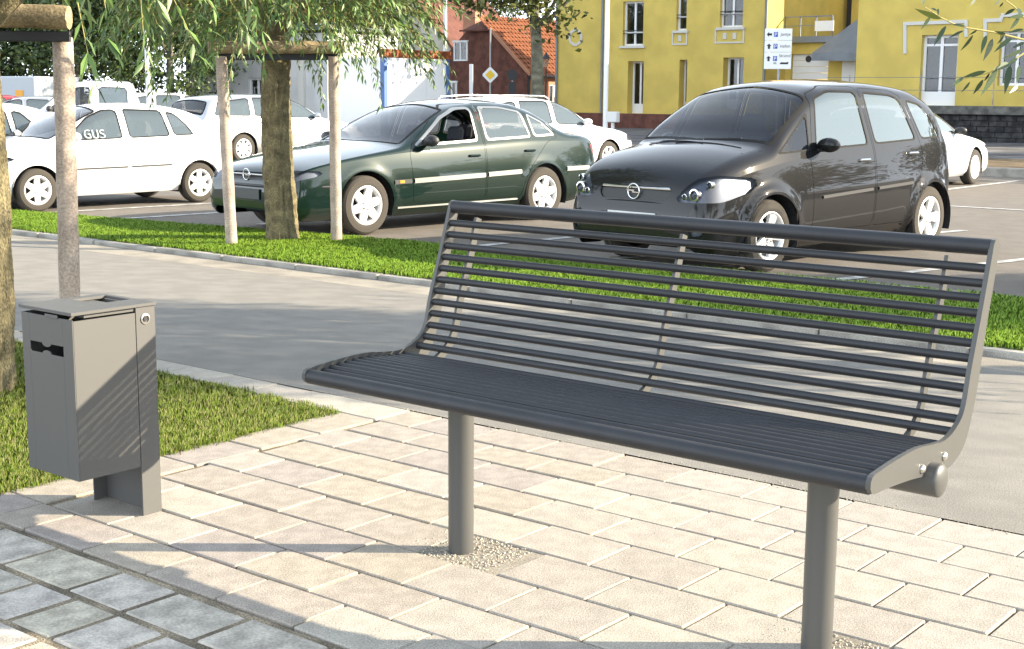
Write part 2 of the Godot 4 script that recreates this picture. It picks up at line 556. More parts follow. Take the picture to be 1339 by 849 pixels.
func build_lawns() -> void:
	var gm := flat(Color(1, 1, 1), 0.65, 0.0, 0.3)
	gm.vertex_color_use_as_albedo = true
	gm.backlight = Color(0.5, 0.55, 0.2)
	var pal := [Color(0.20, 0.345, 0.032), Color(0.25, 0.385, 0.038), Color(0.28, 0.40, 0.06), Color(0.165, 0.31, 0.03)]
	var dry := [Color(0.19, 0.29, 0.03), Color(0.24, 0.30, 0.045), Color(0.14, 0.23, 0.025), Color(0.34, 0.32, 0.13)]
	# soil under the grass
	var mb := MB.new()
	mb.quad(Vector3(-14, -0.012, -1.2), Vector3(-4.19, -0.012, -1.2), Vector3(-4.19, -0.012, -4.026), Vector3(-14, -0.012, -4.026))
	structure("lawn_soil", mb, M.soil)
	mb = MB.new()
	var x := -42.0
	while x < 12.0:
		mb.quad(Vector3(x, -0.15, -8.22), Vector3(x + 1, -0.15, -8.22), Vector3(x + 1, -0.14, -8.5), Vector3(x, -0.14, -8.5))
		mb.quad(Vector3(x, -0.14, -8.5), Vector3(x + 1, -0.14, -8.5), Vector3(x + 1, -0.145, strip_far(x + 1)), Vector3(x, -0.145, strip_far(x)))
		x += 1.0
	structure("lawn_strip_soil", mb, M.soil)
	var ms := []
	for i in 4: ms.append(clump_mesh(22, 0.026, 0.0014, 0.028, 100 + i, dry))
	var pts := []
	for i in 15000:
		var p := Vector3(-4.2 - 3.4 * pow(rng.randf(), 1.15), -0.012, rng.randf_range(-4.02, -1.9))
		pts.append(p)
	for i in 500: pts.append(Vector3(-4.2 + rng.randf_range(-0.02, 0.035), -0.012, rng.randf_range(-4.0, -2.0)))
	scatter("near_grass", "patch of short lawn behind the litter bin", ms, gm, pts)
	ms = []
	for i in 4: ms.append(clump_mesh(34, 0.026, 0.0022, 0.06, 200 + i, pal))
	pts = []
	while pts.size() < 26000:
		var gx := rng.randf_range(-21.0, -1.5)
		var zf := strip_far(gx)
		var gz := rng.randf_range(zf + 0.03, -8.24)
		pts.append(Vector3(gx, lerpf(-0.15, -0.14, clampf((-8.22 - gz) / 0.28, 0, 1)), gz))
	scatter("lawn_grass", "long strip of bright green lawn between path and parked cars", ms, gm, pts)

# ---------- bench ----------
func smooth(pts: Array, per := 6) -> Array:   # Catmull-Rom through 2D points
	var out := []
	for i in pts.size() - 1:
		var a: Vector2 = pts[max(i - 1, 0)]
		var b: Vector2 = pts[i]
		var c: Vector2 = pts[i + 1]
		var d: Vector2 = pts[min(i + 2, pts.size() - 1)]
		for k in per: out.append(b.cubic_interpolate(c, a, d, float(k) / per))
	out.append(pts[-1])
	return out

func along(curve: Array, s: float) -> Array:   # [point, tangent] at arc length s
	var acc := 0.0
	for i in curve.size() - 1:
		var l: float = (curve[i + 1] - curve[i]).length()
		if acc + l >= s or i == curve.size() - 2:
			var t: float = (s - acc) / l
			return [curve[i].lerp(curve[i + 1], t), (curve[i + 1] - curve[i]) / l]
		acc += l
	return []

func build_bench() -> void:
	var xr := -1.1745
	var xl := -2.93
	var xm := (xr + xl) / 2
	var b := thing("park_bench", "dark grey metal slat bench on two posts in the paving", "bench", Vector3(xm, 0, -3.0))
	var o := -b.position
	# curve of the sitting surface, (z, y), from the front edge over the seat up the back
	var curve := smooth([Vector2(-2.69, 0.540), Vector2(-2.78, 0.556), Vector2(-2.903, 0.560), Vector2(-3.0, 0.551), Vector2(-3.075, 0.549), Vector2(-3.135, 0.566), Vector2(-3.182, 0.612), Vector2(-3.212, 0.71), Vector2(-3.256, 0.834), Vector2(-3.302, 0.975)], 8)
	var total := 0.0
	for i in curve.size() - 1: total += (curve[i + 1] - curve[i]).length()
	var tube_x := func(z: float, y: float, r: float, x0: float, x1: float, sides: int) -> MB:
		var q := MB.new()
		q.tube([o + Vector3(x0, y, z), o + Vector3(x1, y, z)], [r, r], sides, true)
		return q
	# end plates
	var inner := smooth([Vector2(-2.68, 0.557), Vector2(-2.78, 0.566), Vector2(-2.903, 0.570), Vector2(-3.0, 0.561), Vector2(-3.066, 0.558), Vector2(-3.126, 0.574), Vector2(-3.175, 0.612), Vector2(-3.205, 0.71), Vector2(-3.249, 0.834), Vector2(-3.296, 0.978)], 6)
	var outer := smooth([Vector2(-3.338, 0.984), Vector2(-3.317, 0.901), Vector2(-3.285, 0.793), Vector2(-3.255, 0.665), Vector2(-3.226, 0.586), Vector2(-3.191, 0.525), Vector2(-3.138, 0.495), Vector2(-3.08, 0.484), Vector2(-2.978, 0.492), Vector2(-2.869, 0.504), Vector2(-2.746, 0.512), Vector2(-2.684, 0.513)], 6)
	var poly := PackedVector2Array(inner)
	poly.append(Vector2(-3.302, 0.998)); poly.append(Vector2(-3.310, 1.006)); poly.append(Vector2(-3.320, 1.008)); poly.append(Vector2(-3.331, 1.003)); poly.append(Vector2(-3.337, 0.995))
	for p in outer: poly.append(p)
	poly.append(Vector2(-2.670, 0.517)); poly.append(Vector2(-2.662, 0.529)); poly.append(Vector2(-2.662, 0.543)); poly.append(Vector2(-2.669, 0.553))
	for x in [xr - 0.006, xl + 0.006]:
		var q := MB.new()
		q.prism(poly, o + Vector3(x, 0, 0), Vector3(0, 0, 1), Vector3(0, 1, 0), Vector3(0.012, 0, 0))
		part("end_plate", q, M.plate_steel, b)
	part("front_rail", tube_x.call(-2.684, 0.532, 0.0215, xl + 0.01, xr - 0.011, 24), M.steel, b)
	part("top_rail", tube_x.call(-3.318, 0.987, 0.0205, xl + 0.01, xr - 0.011, 24), M.steel, b)
	# slats: close on the seat, open on the back
	var slots := []
	var s := 0.045
	while s < 0.40: slots.append(s); s += 0.0315
	var back0 := 0.455
	for i in 12: slots.append(lerpf(back0, total - 0.037, i / 11.0))
	for sv in slots:
		var a := along(curve, sv)
		var p: Vector2 = a[0]
		var t: Vector2 = a[1]
		var nrm := Vector2(t.y, -t.x)   # towards the sitter
		var c: Vector2 = p - nrm * 0.010
		part("slat", tube_x.call(c.x, c.y, 0.0110 if sv > 0.43 else 0.0104, xl + 0.012, xr - 0.012, 14), M.steel, b)
	# flat ribs behind the slats
	for x in [-1.297, -2.066, -2.83]:
		var fr := []
		var bk := []
		for i in 40:
			var a := along(curve, lerpf(0.03, total - 0.01, i / 39.0))
			var t: Vector2 = a[1]
			var nrm := Vector2(t.y, -t.x)
			fr.append(a[0] - nrm * 0.0205)
			bk.append(a[0] - nrm * 0.046)
		var q := MB.new()
		bk.reverse()
		q.prism(PackedVector2Array(fr + bk), o + Vector3(x, 0, 0), Vector3(0, 0, 1), Vector3(0, 1, 0), Vector3(0.010, 0, 0))
		part("rib", q, M.plate_steel, b)
	# carrying tube and posts
	var q := MB.new()
	q.tube([o + Vector3(xl - 0.03, 0.482, -2.985), o + Vector3(xr + 0.022, 0.482, -2.985)], [0.0395, 0.0395], 28, true)
	var bm := part("beam", q, M.plate_steel, b)
	for e in [[xr + 0.022, 1.0], [xl - 0.03, -1.0]]:
		q = MB.new()
		var prof := []
		for i in 9:
			var a := PI / 2 * i / 8.0
			prof.append(Vector2(0.0398 * cos(a), 0.014 * sin(a)))
		q.lathe(prof, o + Vector3(e[0], 0.482, -2.985), Basis(Vector3.BACK, -PI / 2 * e[1]), 28)
		part("end_cap", q, M.plate_steel, bm)
	for x in [-1.437, -2.6]:
		q = MB.new()
		q.tube([o + Vector3(x, -0.05, -2.985), o + Vector3(x, 0.47, -2.985)], [0.038, 0.038], 32, false)
		part("post", q, M.plate_steel, b)
		q = MB.new()
		q.box(o + Vector3(x, 0.513, -2.95), Vector3(0.09, 0.012, 0.30))
		part("bracket", q, M.plate_steel, b)
	for e in [[-2.935, 0.516], [-3.062, 0.520]]:
		q = MB.new()
		var prof := []
		for i in 7:
			var a := PI / 2 * i / 6.0
			prof.append(Vector2(0.011 * cos(a), 0.008 * sin(a)))
		q.lathe(prof, o + Vector3(xr + 0.0005, e[1], e[0]), Basis(Vector3.BACK, -PI / 2), 16)
		part("bolt", q, M.bolt, b)

# ---------- litter bin ----------
func build_bin() -> void:
	var b := thing("litter_bin", "grey metal box litter bin on a flat post at the grass edge", "litter bin", Vector3(-3.735, 0, -2.61))
	var o := -b.position
	var xr := -3.597
	var xl := -3.870
	var zf := -2.348
	var zs := -2.578
	var y0 := 0.162
	var y1 := 0.664
	var t := 0.004
	var panel := func(called: String, rects: Array, par: Node3D) -> MeshInstance3D:
		var q := MB.new()
		for r in rects: q.box(o + (r[0] + r[1]) * 0.5, r[1] - r[0], Basis.IDENTITY, 0.0009)
		return part(called, q, M.bin, par)
	# front panel with the long slot
	var sx0 := -3.828
	var sx1 := -3.648
	var sy0 := 0.545
	var sy1 := 0.577
	var front: MeshInstance3D = panel.call("front_panel", [[Vector3(xl, y0, zf - t), Vector3(sx0, y1, zf)], [Vector3(sx1, y0, zf - t), Vector3(xr, y1, zf)], [Vector3(sx0, sy1, zf - t), Vector3(sx1, y1, zf)], [Vector3(sx0, y0, zf - t), Vector3(sx1, sy0, zf)]], b)
	for sg in [1.0, -1.0]:   # two rounded bites make the slot narrow in the middle
		var q := MB.new()
		var pl := PackedVector2Array()
		for i in 13:
			var a := PI * i / 12.0
			pl.append(Vector2(-3.738 + 0.024 * cos(a), (sy0 - 0.001 if sg > 0 else sy1 + 0.001) + sg * 0.0115 * sin(a)))
		q.prism(pl, o + Vector3(0, 0, zf - t / 2), Vector3.RIGHT, Vector3.UP, Vector3(0, 0, t * 0.98))
		part("slot_tongue", q, M.bin, front)
	panel.call("side_panel", [[Vector3(xr - t, y0, zs + 0.003), Vector3(xr, y1 - 0.004, zf - t)]], b)
	panel.call("side_panel", [[Vector3(xl, y0, zs), Vector3(xl + t, y1, zf - t)]], b)
	panel.call("floor_panel", [[Vector3(xl + t, y0 + 0.001, zs + 0.001), Vector3(xr - t, y0 + 0.007, zf - t)]], b)
	var q := MB.new()
	q.box(o + Vector3((xl + xr) / 2, 0.33, (zf + zs) / 2), Vector3(0.24, 0.31, 0.19), Basis.IDENTITY, 0.004)
	part("inner_bucket", q, M.bucket, b)
	# channel post behind the box
	var post: MeshInstance3D = panel.call("post", [[Vector3(xr - 0.006, -0.04, -2.650), Vector3(xr - 0.0005, 0.676, -2.5775)], [Vector3(xl + 0.001, -0.04, -2.650), Vector3(xl + 0.006, 0.676, -2.5775)], [Vector3(xl + 0.006, -0.04, -2.634), Vector3(xr - 0.006, 0.676, -2.628)]], b)
	# lid with opening
	var lz0 := -2.652
	var lz1 := -2.343
	var lx0 := -3.876
	var lx1 := -3.592
	var hx0 := -3.835
	var hx1 := -3.70
	var hz0 := -2.632
	var hz1 := -2.51
	panel.call("lid", [[Vector3(lx0, 0.677, lz0), Vector3(hx0, 0.687, lz1)], [Vector3(hx1, 0.677, lz0), Vector3(lx1, 0.687, lz1)], [Vector3(hx0, 0.677, lz0), Vector3(hx1, 0.687, hz0)], [Vector3(hx0, 0.677, hz1), Vector3(hx1, 0.687, lz1)]], b)
	q = MB.new()
	q.box(o + Vector3(-3.735, 0.6705, -2.49), Vector3(0.262, 0.0115, 0.19))
	part("lid_rim", q, M.bin, b)
	panel.call("lid_catch", [[Vector3(-3.735, 0.661, zf + 0.0005), Vector3(-3.668, 0.672, zf + 0.004)]], b)
	q = MB.new()
	q.lathe([Vector2(0.017, 0), Vector2(0.017, 0.003), Vector2(0.0125, 0.004), Vector2(0.0125, 0.001)], o + Vector3(xr - 0.0005, 0.637, -2.612), Basis(Vector3.BACK, -PI / 2), 20)
	var lk := part("lock", q, M.bolt, post)
	q = MB.new()
	q.lathe([Vector2(0.007, 0.0), Vector2(0.007, 0.003), Vector2(0.0001, 0.003)], o + Vector3(xr, 0.637, -2.612), Basis(Vector3.BACK, -PI / 2), 14)
	part("keyhole", q, M.black, post)

# ---------- cars ----------
# A body is lofted through cross-sections along u (metres from the nose); windows, doors and lamps are cut out of the loft
# along outlines given in the side view (u, y), the plan (x, u) or the front view (x, y), so that each is a part of its own.
# Car space: x to the car's right, y up, z = u. The node then turns so that -z is forward.
func curve1(pts: Array, u: float) -> float:   # monotone-ish cubic through [u, value]
	if u <= pts[0][0]: return pts[0][1]
	var e: int = pts.size() - 1
	if u >= pts[e][0]: return pts[e][1]
	var i := 0
	while pts[i + 1][0] < u: i += 1
	var h: float = pts[i + 1][0] - pts[i][0]
	var t: float = (u - pts[i][0]) / h
	var d: float = (pts[i + 1][1] - pts[i][1]) / h
	var d0: float = d if i == 0 else (pts[i][1] - pts[i - 1][1]) / (pts[i][0] - pts[i - 1][0])
	var d1: float = d if i + 2 > e else (pts[i + 2][1] - pts[i + 1][1]) / (pts[i + 2][0] - pts[i + 1][0])
	var m0 := 0.0 if d0 * d <= 0.0 else 2.0 * d0 * d / (d0 + d)
	var m1 := 0.0 if d1 * d <= 0.0 else 2.0 * d1 * d / (d1 + d)
	if i == 0: m0 = d
	if i + 2 > e: m1 = d
	var t2 := t * t
	var t3 := t2 * t
	return (2 * t3 - 3 * t2 + 1) * pts[i][1] + (t3 - 2 * t2 + t) * h * m0 + (-2 * t3 + 3 * t2) * pts[i + 1][1] + (t3 - t2) * h * m1

func side_prof(s: Dictionary, t: float) -> float:   # width share from the belt (0) down to the sill (1)
	return curve1(s.get("side", [[0.0, 0.945], [0.12, 0.968], [0.35, 0.995], [0.5, 1.0], [0.72, 0.99], [0.88, 0.955], [1.0, 0.87]]), t)

func section(s: Dictionary, u: float) -> Array:   # half section, Vector2(x, y), from the sill to the roof centre
	var y_top := curve1(s.top, u)
	var y_bot := curve1(s.bot, u)
	var y_belt := minf(curve1(s.belt, u), y_top - 0.03)
	y_belt = maxf(y_belt, y_bot + 0.05)
	var w: float = s.half * curve1(s.wid, u)
	var out := []
	var n1: int = s.get("n1", 18)
	for i in n1:
		var t := 1.0 - float(i) / n1
		out.append(Vector2(w * side_prof(s, t), lerpf(y_belt, y_bot, t)))
	var p0 := Vector2(w * side_prof(s, 0.0), y_belt)
	var hu := maxf(y_top - y_belt, 0.004)
	var crown := minf(s.get("crown", 0.075), hu * 0.75)
	var rise := hu - crown
	var p1 := Vector2(maxf(p0.x - s.tumble * rise, 0.1), y_top - crown)
	var r := clampf(rise * 0.7, 0.004, s.get("corner", 0.15))
	var d := (p1 - p0)
	var l := maxf(d.length(), 0.002)
	var rr := minf(r, l * 0.8)
	var a := p1 - d / l * rr
	var bx := p1.x - r * 1.1
	var b := Vector2(bx, y_top - crown * pow(bx / p1.x, 2.0))
	var n2: int = s.get("n2", 12)
	for i in n2: out.append(p0.lerp(a, float(i) / n2))
	var n3 := 7
	for i in n3:
		var t := float(i) / n3
		out.append(a.lerp(p1, t).lerp(p1.lerp(b, t), t))
	var n4: int = s.get("n4", 10)
	for i in n4 + 1:
		var x := bx * (1.0 - float(i) / n4)
		out.append(Vector2(x, y_top - crown * pow(x / p1.x, 2.0)))
	return out

func poly_sdf(pl: PackedVector2Array, p: Vector2) -> float:   # negative inside
	var best := 1e9
	var inside := false
	var j := pl.size() - 1
	for i in pl.size():
		var a := pl[i]
		var b := pl[j]
		var e := b - a
		var w := p - a
		var q := w - e * clampf(w.dot(e) / maxf(e.length_squared(), 1e-9), 0.0, 1.0)
		best = minf(best, q.length_squared())
		if (a.y > p.y) != (b.y > p.y) and p.x < (b.x - a.x) * (p.y - a.y) / (b.y - a.y) + a.x: inside = not inside
		j = i
	return -sqrt(best) if inside else sqrt(best)

func region_dist(r: Dictionary, p: Vector3) -> float:
	match r.proj:
		"side": return poly_sdf(r.poly, Vector2(p.z, p.y))
		"circle": return Vector2(p.z - r.c.x, p.y - r.c.y).length() - r.r
		"top": return poly_sdf(r.poly, Vector2(p.x, p.z))
		"line":   # a thin band about an open polyline in the side view
			var b := 1e9
			for i in r.poly.size() - 1:
				b = minf(b, Geometry2D.get_closest_point_to_segment(Vector2(p.z, p.y), r.poly[i], r.poly[i + 1]).distance_to(Vector2(p.z, p.y)))
			return b - r.r
		"topline":
			var b := 1e9
			for i in r.poly.size() - 1:
				b = minf(b, Geometry2D.get_closest_point_to_segment(Vector2(absf(p.x), p.z), r.poly[i], r.poly[i + 1]).distance_to(Vector2(absf(p.x), p.z)))
			return b - r.r
	return poly_sdf(r.poly, Vector2(p.x, p.y))   # front and rear

func region_may(r: Dictionary, c: Vector3, rad: float) -> bool:
	match r.proj:
		"side", "circle", "line":
			if c.x * r.sgn < 0.25: return false
			return r.box.grow(rad).has_point(Vector2(c.z, c.y))
		"top": return c.y > r.get("y_min", 0.6) and r.box.grow(rad).has_point(Vector2(c.x, c.z))
		"topline": return c.y > r.get("y_min", 0.6) and r.box.grow(rad).has_point(Vector2(absf(c.x), c.z))
		"front": return c.z < r.get("u_max", 0.9) and r.box.grow(rad).has_point(Vector2(c.x, c.y))
		"rear": return c.z > r.u_min and r.box.grow(rad).has_point(Vector2(c.x, c.y))
	return false

func split(pts: Array, nrm: Array, ds: Array) -> Array:   # -> [inside pts, inside normals, outside pts, outside normals]
	var ip := []
	var inn := []
	var op := []
	var on := []
	var k := pts.size()
	for i in k:
		var j := (i + 1) % k
		if ds[i] <= 0.0: ip.append(pts[i]); inn.append(nrm[i])
		else: op.append(pts[i]); on.append(nrm[i])
		if (ds[i] <= 0.0) != (ds[j] <= 0.0):
			var t: float = ds[i] / (ds[i] - ds[j])
			var p: Vector3 = pts[i].lerp(pts[j], t)
			var q: Vector3 = nrm[i].lerp(nrm[j], t).normalized()
			ip.append(p); inn.append(q); op.append(p); on.append(q)
	return [ip, inn, op, on]

func fan(mb: MB, pts: Array, nrm: Array, inset := 0.0) -> void:
	for i in range(1, pts.size() - 1):
		mb.trin(pts[0] - nrm[0] * inset, pts[i] - nrm[i] * inset, pts[i + 1] - nrm[i + 1] * inset, nrm[0], nrm[i], nrm[i + 1])

func both(list: Array, r: Dictionary) -> void:   # the same region on both flanks
	for sg in [1.0, -1.0]:
		var q := r.duplicate()
		q.sgn = sg
		list.append(q)

func rounded(pts: Array, rad: float, n := 4) -> PackedVector2Array:   # outline with rounded corners
	var out := PackedVector2Array()
	for i in pts.size():
		var p := Vector2(pts[i][0], pts[i][1])
		var a := Vector2(pts[i - 1][0], pts[i - 1][1]) - p
		var k: int = (i + 1) % pts.size()
		var b := Vector2(pts[k][0], pts[k][1]) - p
		var r := minf(rad, minf(a.length(), b.length()) * 0.45)
		a = p + a.normalized() * r
		b = p + b.normalized() * r
		for j in n + 1:
			var t := float(j) / n
			out.append(a.lerp(p, t).lerp(p.lerp(b, t), t))
	return out

func rect_of(pl: PackedVector2Array) -> Rect2:
	var r := Rect2(pl[0], Vector2.ZERO)
	for p in pl: r = r.expand(p)
	return r

func side_x(s: Dictionary, u: float, y: float) -> float:   # flank width at a height
	var y_bot := curve1(s.bot, u)
	var y_belt := curve1(s.belt, u)
	return s.half * curve1(s.wid, u) * side_prof(s, clampf((y_belt - y) / (y_belt - y_bot), 0, 1)) + flare(s, u, y)

func flare(s: Dictionary, u: float, y: float) -> float:
	var f := 0.0
	for ua in [s.ax_f, s.ax_r]:
		var d: float = Vector2(u - ua, y - s.wr).length() - s.arch
		f += s.get("flare", 0.0) * exp(-pow((d - 0.015) / 0.05, 2.0))
	return f

func make_wheel(s: Dictionary, parent: Node3D, at: Vector3, sg: float) -> void:
	var r: float = s.wr
	var w := 0.19
	var rr: float = s.get("rim_r", r * 0.66)
	var bs := Basis(Vector3.BACK, -PI / 2 * sg)   # local y points out of the car
	var hub := Node3D.new()
	hub.name = "wheel"
	hub.position = at
	parent.add_child(hub, true)
	var mb := MB.new()
	var h := w / 2
	var prof := [Vector2(rr, -h), Vector2(rr + 0.02, -h - 0.004), Vector2(r - 0.03, -h), Vector2(r - 0.008, -h + 0.02), Vector2(r, -h + 0.04), Vector2(r, -0.035), Vector2(r - 0.007, -0.034), Vector2(r - 0.007, -0.026), Vector2(r, -0.025), Vector2(r, 0.025), Vector2(r - 0.007, 0.026), Vector2(r - 0.007, 0.034), Vector2(r, 0.035), Vector2(r, h - 0.04), Vector2(r - 0.008, h - 0.02), Vector2(r - 0.03, h), Vector2(rr + 0.03, h + 0.004), Vector2(rr + 0.012, h + 0.002), Vector2(rr, h - 0.004)]
	prof.reverse()
	mb.lathe(prof, Vector3.ZERO, bs, 40)
	part("tyre", mb, M.tyre, hub)
	mb = MB.new()
	# rim: lip, barrel, spokes and hub cap
	mb.lathe([Vector2(rr - 0.045, -h + 0.02), Vector2(rr - 0.03, h - 0.03), Vector2(rr - 0.016, h - 0.006), Vector2(rr - 0.004, h + 0.001), Vector2(rr + 0.004, h - 0.002)], Vector3.ZERO, bs, 40)
	var n: int = s.spokes
	var sw: float = s.get("spoke_w", 0.05)
	for k in n:
		var a: float = TAU * k / n + s.get("spoke_a", 0.0)
		var dir := bs * Vector3(cos(a), 0, sin(a))
		var sd := bs * Vector3(-sin(a), 0, cos(a))
		var o0: Vector3 = bs.y * (h - 0.022)
		var o1: Vector3 = bs.y * (h - 0.012)
		var wi: float = sw * s.get("spoke_in", 0.9)
		var pi0 := dir * 0.02
		var po := dir * (rr - 0.012)
		var a0 := pi0 - sd * wi + o0
		var a1 := pi0 + sd * wi + o0
		var b0 := po - sd * sw + o1
		var b1 := po + sd * sw + o1
		var m0 := pi0 + o0 + bs.y * 0.008
		var m1 := po + o1 + bs.y * 0.006
		mb.quad(a0, m0, m1, b0) if (m0 - a0).cross(b0 - a0).dot(bs.y) > 0 else mb.quad(b0, m1, m0, a0)
		mb.quad(m0, a1, b1, m1) if (a1 - m0).cross(m1 - m0).dot(bs.y) > 0 else mb.quad(m1, b1, a1, m0)
		for e in [[a0, b0], [a1, b1]]:
			mb.quad(e[0], e[1], e[1] - bs.y * 0.03, e[0] - bs.y * 0.03)
	mb.lathe([Vector2(0.062, h - 0.03), Vector2(0.058, h - 0.012), Vector2(0.036, h - 0.006), Vector2(0.032, h - 0.004), Vector2(0.001, h - 0.003)], Vector3.ZERO, bs, 24)
	part("rim", mb, s.get("rim_mat", M.alloy), hub)
	mb = MB.new()
	mb.lathe([Vector2(rr - 0.02, -0.03), Vector2(0.12, -0.03), Vector2(0.001, -0.03)], Vector3.ZERO, bs, 24)
	part("brake_disc", mb, M.brake, hub)
	mb = MB.new()
	for k in 5:
		var a := TAU * k / 5 + 0.3
		mb.lathe([Vector2(0.007, h - 0.004), Vector2(0.007, h - 0.001), Vector2(0.001, h - 0.001)], bs * Vector3(cos(a), 0, sin(a)) * 0.047, bs, 8)
	part("wheel_bolts", mb, M.brake, hub).set_meta("kind", "stuff")

func seat_mesh(w: float) -> MB:
	var mb := MB.new()
	mb.box(Vector3(0, 0.30, 0.0), Vector3(w, 0.16, 0.5), Basis(Vector3.RIGHT, -0.12), 0.05)
	mb.box(Vector3(0, 0.62, 0.27), Vector3(w * 0.96, 0.62, 0.14), Basis(Vector3.RIGHT, 0.24), 0.05)
	mb.box(Vector3(0, 1.0, 0.36), Vector3(w * 0.5, 0.19, 0.10), Basis(Vector3.RIGHT, 0.16), 0.04)
	mb.box(Vector3(0, 0.9, 0.335), Vector3(w * 0.2, 0.06, 0.025))
	return mb

